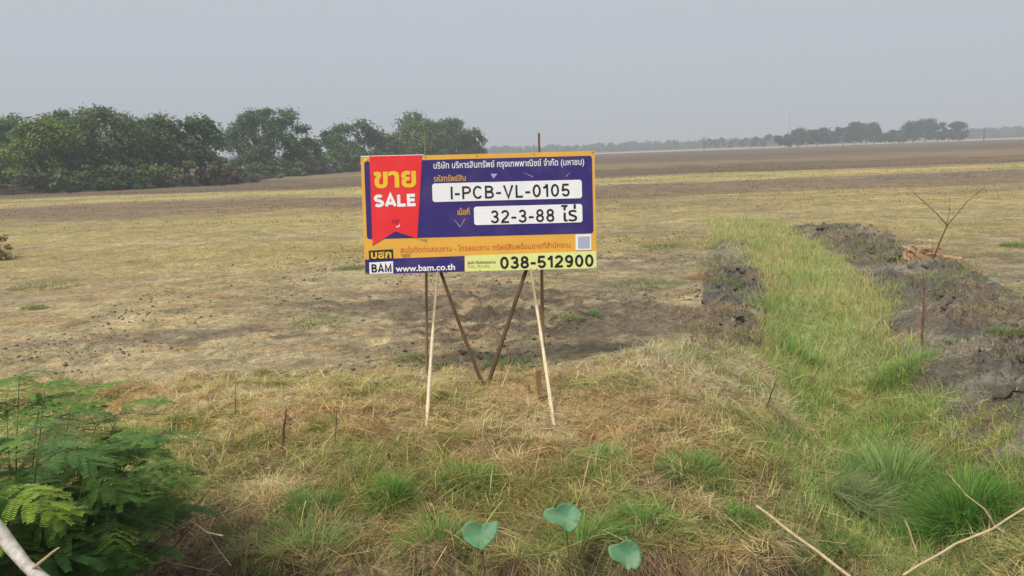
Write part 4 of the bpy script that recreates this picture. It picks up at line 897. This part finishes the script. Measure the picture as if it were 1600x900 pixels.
# ------------------------------------------------------------------ stakes, sticks, sapling
def stick(pts, rads, mat, label, name='stick', cat='stick', n=7, group=None):
    pts = [np.array(p, float) for p in pts]; v, q = tube(pts, rads, n); return tag(build(name, v, q, mat, origin=pts[0], smooth=False), label, cat, group)
def rough(p0, p1, n, amp, seed):
    r = random.Random(seed); p0 = np.array(p0); p1 = np.array(p1)
    return [p0 + (p1 - p0) * (i / (n - 1)) + (np.array([r.uniform(-1, 1) for _ in range(3)]) * amp if 0 < i < n - 1 else 0) for i in range(n)]
M_pale = surf_mat('pale_cane', (0.50, 0.38, 0.23), rough=0.65, scales=((14, 0.2), (80, 0.2)), bump=0.2, bscale=70)
M_white = surf_mat('weathered_branch', (0.42, 0.40, 0.36), rough=0.8, scales=((7, 0.3), (40, 0.25)), bump=0.6, bscale=25, tint=((0.22, 0.17, 0.12), 9, 0.8))
M_rust = surf_mat('red_brown_stake', (0.20, 0.10, 0.055), rough=0.8, scales=((14, 0.3), (60, 0.25)), bump=0.4, bscale=50)
g_ = gp(844, 626); v, q = boxv(-0.016, 0.016, -0.022, 0.022, -0.12, 0.30); V = np.array(v); V[4:, 0] += (0.0, 0.004, 0.0, -0.004); V[4:, 2] += (0, 0.012, 0.02, -0.01)
o = tag(obj('wooden_stub', mk_mesh('wooden_stub', V, q, mats=surf_mat('stub_wood', (0.27, 0.165, 0.085), scales=((10, .3), (60, .3)), stretch=(1, 1, .15))), None, g_), 'short brown wooden stub beside the right bamboo leg', 'stake'); o.rotation_euler = (0, -0.04, 0.2)
a = gsink(436, 705); b = at(447, 640, a[1] - 0.05); stick(rough(a, b, 7, 0.006, 1), [.013, .013, .012, .012, .011, .010, .006], M_rust, 'short red brown stake stuck in the bank left of the sign', 'stake', 'stake')
a = gsink(522, 695); b = at(526, 643, a[1]); stick(rough(a, b, 5, 0.005, 2), [.006, .006, .005, .004, .003], M_twig, 'thin upright stalk right of the red brown stake', 'stalk', 'stalk')
a = gsink(366, 650); b = at(368, 600, a[1]); stick(rough(a, b, 5, 0.005, 3), [.005, .005, .004, .003, .002], M_twig, 'thin dry stalk left of the red brown stake', 'stalk', 'stalk')
a = gsink(1187, 645); b = at(1216, 588, a[1] - 0.1); stick(rough(a, b, 7, 0.012, 4), [.008, .008, .007, .007, .006, .005, .003], M_twig, 'dark bent twig standing in straw beside the ditch', 'twig', 'twig')
a = gsink(1441, 548); b = at(1443, 468, a[1]); c_ = at(1444, 432, a[1]); stick(rough(a, b, 8, 0.008, 5) + [c_], [.017, .017, .016, .015, .015, .014, .013, .011, .007], M_rust, 'thin dark upright stick in the grassy ditch', 'stick', 'stick')
a = at(1184, 792, 4.95); b = at(1332, 905, 4.02); d = (b - a); stick(rough(a - d * 0.02, b + d * 0.15, 8, 0.007, 6), [.008, .009, .009, .009, .010, .010, .010, .010], M_pale, 'pale fallen bamboo cane sloping down from the bank corner', 'cane', 'cane')
a = at(1604, 793, 4.3); b = at(1420, 894, 4.05); d = b - a; stick(rough(a - d * 0.3, b + d * 0.05, 10, 0.012, 7), [.006] * 4 + [.007] * 6, M_pale, 'pale cane lying across the lower right corner', 'cane', 'cane')
a = at(1568, 832, 4.35); b = at(1478, 735, 4.5); stick(rough(a, b, 9, 0.012, 8), [.006, .006, .005, .005, .004, .004, .003, .003, .002], M_pale, 'thin pale dry stalk leaning over the right grass clump', 'stalk', 'stalk')
a = at(1432, 862, 4.2); b = at(1414, 812, 4.25); stick(rough(a, b, 4, 0.004, 9), [.006, .005, .005, .003], M_pale, 'short pale twig upright in the ditch mouth', 'twig', 'twig')
for k, (x0, y0, x1, y1) in enumerate([(100, 600, 92, 572), (150, 598, 143, 580), (212, 603, 196, 580)]):
    a = gsink(x0, y0 + 6); b = at(x1, y1, a[1] - .05); stick(rough(a, b, 4, 0.01, 20 + k), [.008, .007, .006, .004], M_pale, ['left', 'middle', 'right'][k] + ' of three short pale stalks behind the leafy bush', 'stalk', 'stalk', group='short pale stalks behind the bush')
# weathered branch in the lower left corner
p0 = at(-6, 822, 3.25); p1 = at(66, 906, 3.05); d = p1 - p0; d = d / np.linalg.norm(d)
up_ = p0 - d * 0.9; lo = p1 + d * 1.45
br = tag(empty('branch', lo), 'thick pale weathered branch in the lower left corner', 'branch')
P = rough(up_, lo, 22, 0.008, 11); v, q = tube(P, np.linspace(0.025, 0.034, 22) * (1 + 0.12 * np.sin(np.arange(22) * 1.9)), 10); build('limb', v, q, M_white, br, lo, smooth=True)
s = at(52, 888, 3.07); v, q = tube(rough(s, at(92, 856, 2.98), 5, 0.004, 12), [.008, .007, .006, .005, .003], 6); build('twig', v, q, M_pale, br, lo)
# bare sapling on the ridge
b = at(1452, 418, 14.2); root = tag(empty('bare_sapling', b), 'leafless forked sapling on the soil ridge at right', 'sapling')
D = 14.2; A = lambda x_, y_, dd=0.0: at(x_, y_, D + dd)
v, q = tube([A(1450, 428), A(1457, 408), A(1468, 380), A(1480, 352)], [.022, .019, .015, .011], 7); build('trunk', v, q, M_twig, root, b)
for pts, r0_ in (([(1480, 352), (1462, 332), (1440, 312), (1425, 299)], .015), ([(1480, 352), (1494, 336), (1512, 314), (1536, 294)], .017), ([(1478, 356), (1484, 330), (1484, 308)], .009), ([(1496, 334), (1506, 322), (1508, 304)], .007),
                 ([(1458, 405), (1456, 388), (1458, 372)], .008), ([(1446, 318), (1436, 318), (1428, 312)], .005), ([(1484, 330), (1478, 318), (1474, 312)], .005), ([(1516, 311), (1526, 310), (1532, 306)], .005)):
    P = [A(x_, y_, 0.1 * i * random.uniform(-1, 1)) for i, (x_, y_) in enumerate(pts)]
    v, q = tube(P, np.linspace(r0_ * .62, r0_ * .25, len(P)), 6); build('branch', v, q, M_twig, root, b)

# ------------------------------------------------------------------ lotus leaves
def lotus(px, py, dist, outline, zc, tilt, label, seed):
    c = at(px, py, dist); k_ = dist / F / 3.556
    foot = np.array([c[0] + 0.02, dist + 0.06, -0.95]); root = tag(empty('lotus_leaf', foot), label, 'lotus leaf', 'lotus leaves rising from the canal')
    O = np.array([((a - zc[0]) * k_, (zc[1] - b) * k_) for a, b in outline]); th = np.arctan2(O[:, 1], O[:, 0]); ra = np.hypot(O[:, 0], O[:, 1])
    od = np.argsort(th); th, ra = th[od], ra[od]; th = np.r_[th[-1] - 2 * math.pi, th, th[0] + 2 * math.pi]; ra = np.r_[ra[-1], ra, ra[0]]
    nr, ns = 8, 72; V = [(0, 0, 0)]; Q = []; W = ra.mean()
    for i in range(1, nr + 1):
        t = i / nr
        for k in range(ns):
            a = -math.pi + 2 * math.pi * k / ns
            rr = float(np.interp(a, th, ra)); rr = W * 0.9 * (1 - t) + rr * t
            fold = 0.018 * W * abs(math.sin(a * 5.5 + seed)) * t * (1 - 0.4 * t)
            V.append((rr * t * math.cos(a), rr * t * math.sin(a), 0.16 * W * t * t + 0.10 * W * t * t * math.sin(3 * a + seed) - fold + 0.015 * W * math.sin(13 * a) * t ** 3))
    for k in range(ns): Q.append((0, 1 + k, 1 + (k + 1) % ns))
    for i in range(nr - 1):
        for k in range(ns): Q.append((1 + i * ns + k, 1 + (i + 1) * ns + k, 1 + (i + 1) * ns + (k + 1) % ns, 1 + i * ns + (k + 1) % ns))
    o = obj('blade', mk_mesh('blade', V, Q, smooth=True, mats=M_lotus), root)
    md = o.modifiers.new('thickness', 'SOLIDIFY'); md.thickness = 0.002
    o.location = c - foot; o.rotation_euler = tilt
    v, q = tube([foot, foot + (c - foot) * 0.4 + np.array([0.02, 0.02, 0]), foot + (c - foot) * 0.8 + np.array([0.01, 0.03, 0]), c + np.array([0, 0.006, -0.006])], [.004, .0035, .003, .0025], 6); build('stalk', v, q, M_twig, root, foot)
T = math.radians
lotus(750, 836, 4.16, [(248, 320), (262, 285), (300, 262), (330, 275), (352, 287), (385, 275), (420, 270), (468, 262), (462, 300), (455, 335), (430, 375), (395, 398), (375, 434), (340, 420), (300, 396), (258, 362)], (355, 342), (T(50), T(2), T(2)), 'leftmost heart shaped lotus leaf at the bank lip', 1)
lotus(884, 809, 4.18, [(697, 215), (715, 190), (745, 183), (785, 195), (800, 178), (830, 165), (880, 170), (905, 195), (932, 235), (915, 265), (905, 300), (885, 318), (850, 335), (822, 325), (810, 300), (780, 280), (745, 270), (715, 250)], (835, 248), (T(50), T(-4), T(2)), 'middle and highest lotus leaf at the bank lip', 2)
lotus(977, 867, 4.08, [(1062, 405), (1085, 395), (1130, 392), (1165, 370), (1195, 363), (1235, 385), (1257, 420), (1257, 460), (1245, 510), (1222, 540), (1195, 535), (1190, 520), (1175, 545), (1158, 520), (1145, 500), (1115, 492), (1085, 480), (1065, 440)], (1165, 450), (T(52), T(4), T(2)), 'rightmost and lowest lotus leaf at the bank lip', 3)

# ------------------------------------------------------------------ leafy bush in the lower left corner
def frond_mesh(seed, L=0.33, npair=7, lp=0.155, col=(0.125, 0.235, 0.05)):
    r = random.Random(seed); V = []; Q = []; C = []
    def quad(a, b, c, d, cc):
        o = len(V); V.extend([a, b, c, d]); Q.append((o, o + 1, o + 2)); Q.append((o, o + 2, o + 3)); C.extend([cc] * 4)
    def rach(t): return np.array([L * t, 0.012 * math.sin(t * 3 + seed), 0.06 * math.sin(t * 1.9) - 0.10 * t * t])
    v, q = tube([rach(t) for t in (0, .25, .5, .75, 1)], [.0026, .0022, .0018, .0014, .0008], 4, cap=False)
    for f in q: quad(v[f[0]], v[f[1]], v[f[2]], v[f[3]], (0.16, 0.19, 0.06))
    for i in range(npair):
        t = 0.16 + 0.84 * i / (npair - 1); b = rach(t); ln = lp * (0.55 + 0.45 * math.sin(math.pi * (0.18 + 0.68 * t))) * r.uniform(.85, 1.1)
        for s in (-1, 1):
            an = math.radians(62 - 30 * t + r.uniform(-7, 7)); d = np.array([math.cos(an), s * math.sin(an), r.uniform(-.15, .1)]); side = np.array([-d[1], d[0], 0]); side /= np.linalg.norm(side)
            dr = r.uniform(0.12, 0.4); nl = 13; cc0 = np.array(col) * r.uniform(.8, 1.25)
            for k in range(nl):
                u = (k + .8) / nl; p = b + d * ln * u + np.array([0, 0, -dr * ln * u * u]); lw = 0.023 * (1 - 0.45 * abs(u - .45) * 1.6); wd = ln / nl * 0.46
                for s2 in (-1, 1):
                    tip = p + side * s2 * lw + d * lw * 0.45 + np.array([0, 0, r.uniform(-.004, .003)])
                    quad(p - d * wd, p + d * wd * .6, tip + d * wd * .9, tip - d * wd * .5, cc0 * r.uniform(.88, 1.12))
    return mk_mesh('frond', V, np.array(Q), np.array(C), mats=M_frond)
FR = [frond_mesh(1), frond_mesh(2, 0.38, 8, 0.165, (0.15, 0.26, 0.055)), frond_mesh(3, 0.30, 6, 0.14), frond_mesh(4, 0.34, 7, 0.15, (0.085, 0.185, 0.055)), frond_mesh(5, 0.30, 6, 0.14, (0.28, 0.40, 0.06))]
bb = np.array([-2.75, 3.75, gzs(-2.75, 3.75)])
bush = tag(empty('leafy_bush', bb), 'feathery leaved green bush filling the lower left corner', 'bush')
tips = [(-60, 610, 4.3), (30, 590, 4.6), (110, 640, 4.4), (185, 650, 4.3), (215, 690, 4.2), (235, 770, 4.1), (185, 745, 3.9), (150, 700, 3.8), (60, 690, 3.7), (-30, 690, 3.6), (20, 760, 3.4), (120, 790, 3.7),
        (80, 850, 3.75), (-60, 750, 3.5), (-120, 640, 4.0), (60, 640, 4.0), (165, 720, 4.2), (95, 735, 4.0), (10, 630, 4.4), (70, 612, 4.7), (150, 665, 4.5), (200, 705, 4.4), (30, 800, 3.7), (190, 790, 4.1), (150, 770, 4.2)]
for ti, (px, py, dd) in enumerate(tips):
    e = at(px, py, dd); r = random.Random(40 + ti)
    s0 = bb + np.array([r.uniform(-.25, .25), r.uniform(-.15, .2), 0.0]); mid = s0 * 0.45 + e * 0.55 + np.array([0, 0, 0.22 + 0.1 * r.random()])
    P = [(1 - t) ** 2 * s0 + 2 * t * (1 - t) * mid + t * t * e for t in np.linspace(0, 1, 9)]
    v, q = tube(P, np.linspace(.011, .002, 9), 6); build('stem', v, q, M_twig if ti % 3 else M_stem, bush, bb)
    nf = 12
    for k in range(nf):
        t = 0.36 + 0.64 * (k + 1) / nf; p = (1 - t) ** 2 * s0 + 2 * t * (1 - t) * mid + t * t * e
        o = obj('frond', FR[(ti * 3 + k) % 4 if not (px < 60 and 700 < py < 780 and k > 5) else 4], bush, p - bb)
        az = ti * 1.3 + k * 2.39 + r.uniform(-.4, .4); outw = math.atan2(e[1] - bb[1], e[0] - bb[0] + 0.01)
        if k == nf - 1: az = outw + r.uniform(-.5, .3)
        s = r.uniform(.8, 1.15); o.scale = (s, s, s); o.rotation_euler = (r.uniform(-.35, .35), r.uniform(-.35, .25), az)

for k in range(46):                                          # bare dry twigs under the leaves
    r = random.Random(900 + k); p0 = at(r.uniform(20, 330), r.uniform(800, 930), r.uniform(3.9, 4.6)); dv = np.array([r.uniform(-1, 1), r.uniform(-.5, .5), r.uniform(-.35, .6)]); dv *= r.uniform(.12, .3) / np.linalg.norm(dv)
    v, q = tube(rough(p0 - dv, p0 + dv, 5, 0.02, k), [.004, .0035, .003, .0025, .0015], 5); build('dry_twig', v, q, M_pale if k % 3 == 0 else M_twig, bush, bb)

# ------------------------------------------------------------------ haze
hz, nt, out = newmat('haze_air')
pv = nt.nodes.new('ShaderNodeVolumePrincipled'); pv.inputs['Color'].default_value = (0.68, 0.75, 0.84, 1); pv.inputs['Density'].default_value = 0.0012
pv.inputs['Anisotropy'].default_value = 0.0
nt.links.new(pv.outputs[0], out.inputs['Volume'])
v, q = boxv(-3300, 3300, -3100, 3500, -2.0, 58)
tag(build('haze', v, q, hz), 'thin pale haze lying over the whole field', 'haze', kind='stuff')
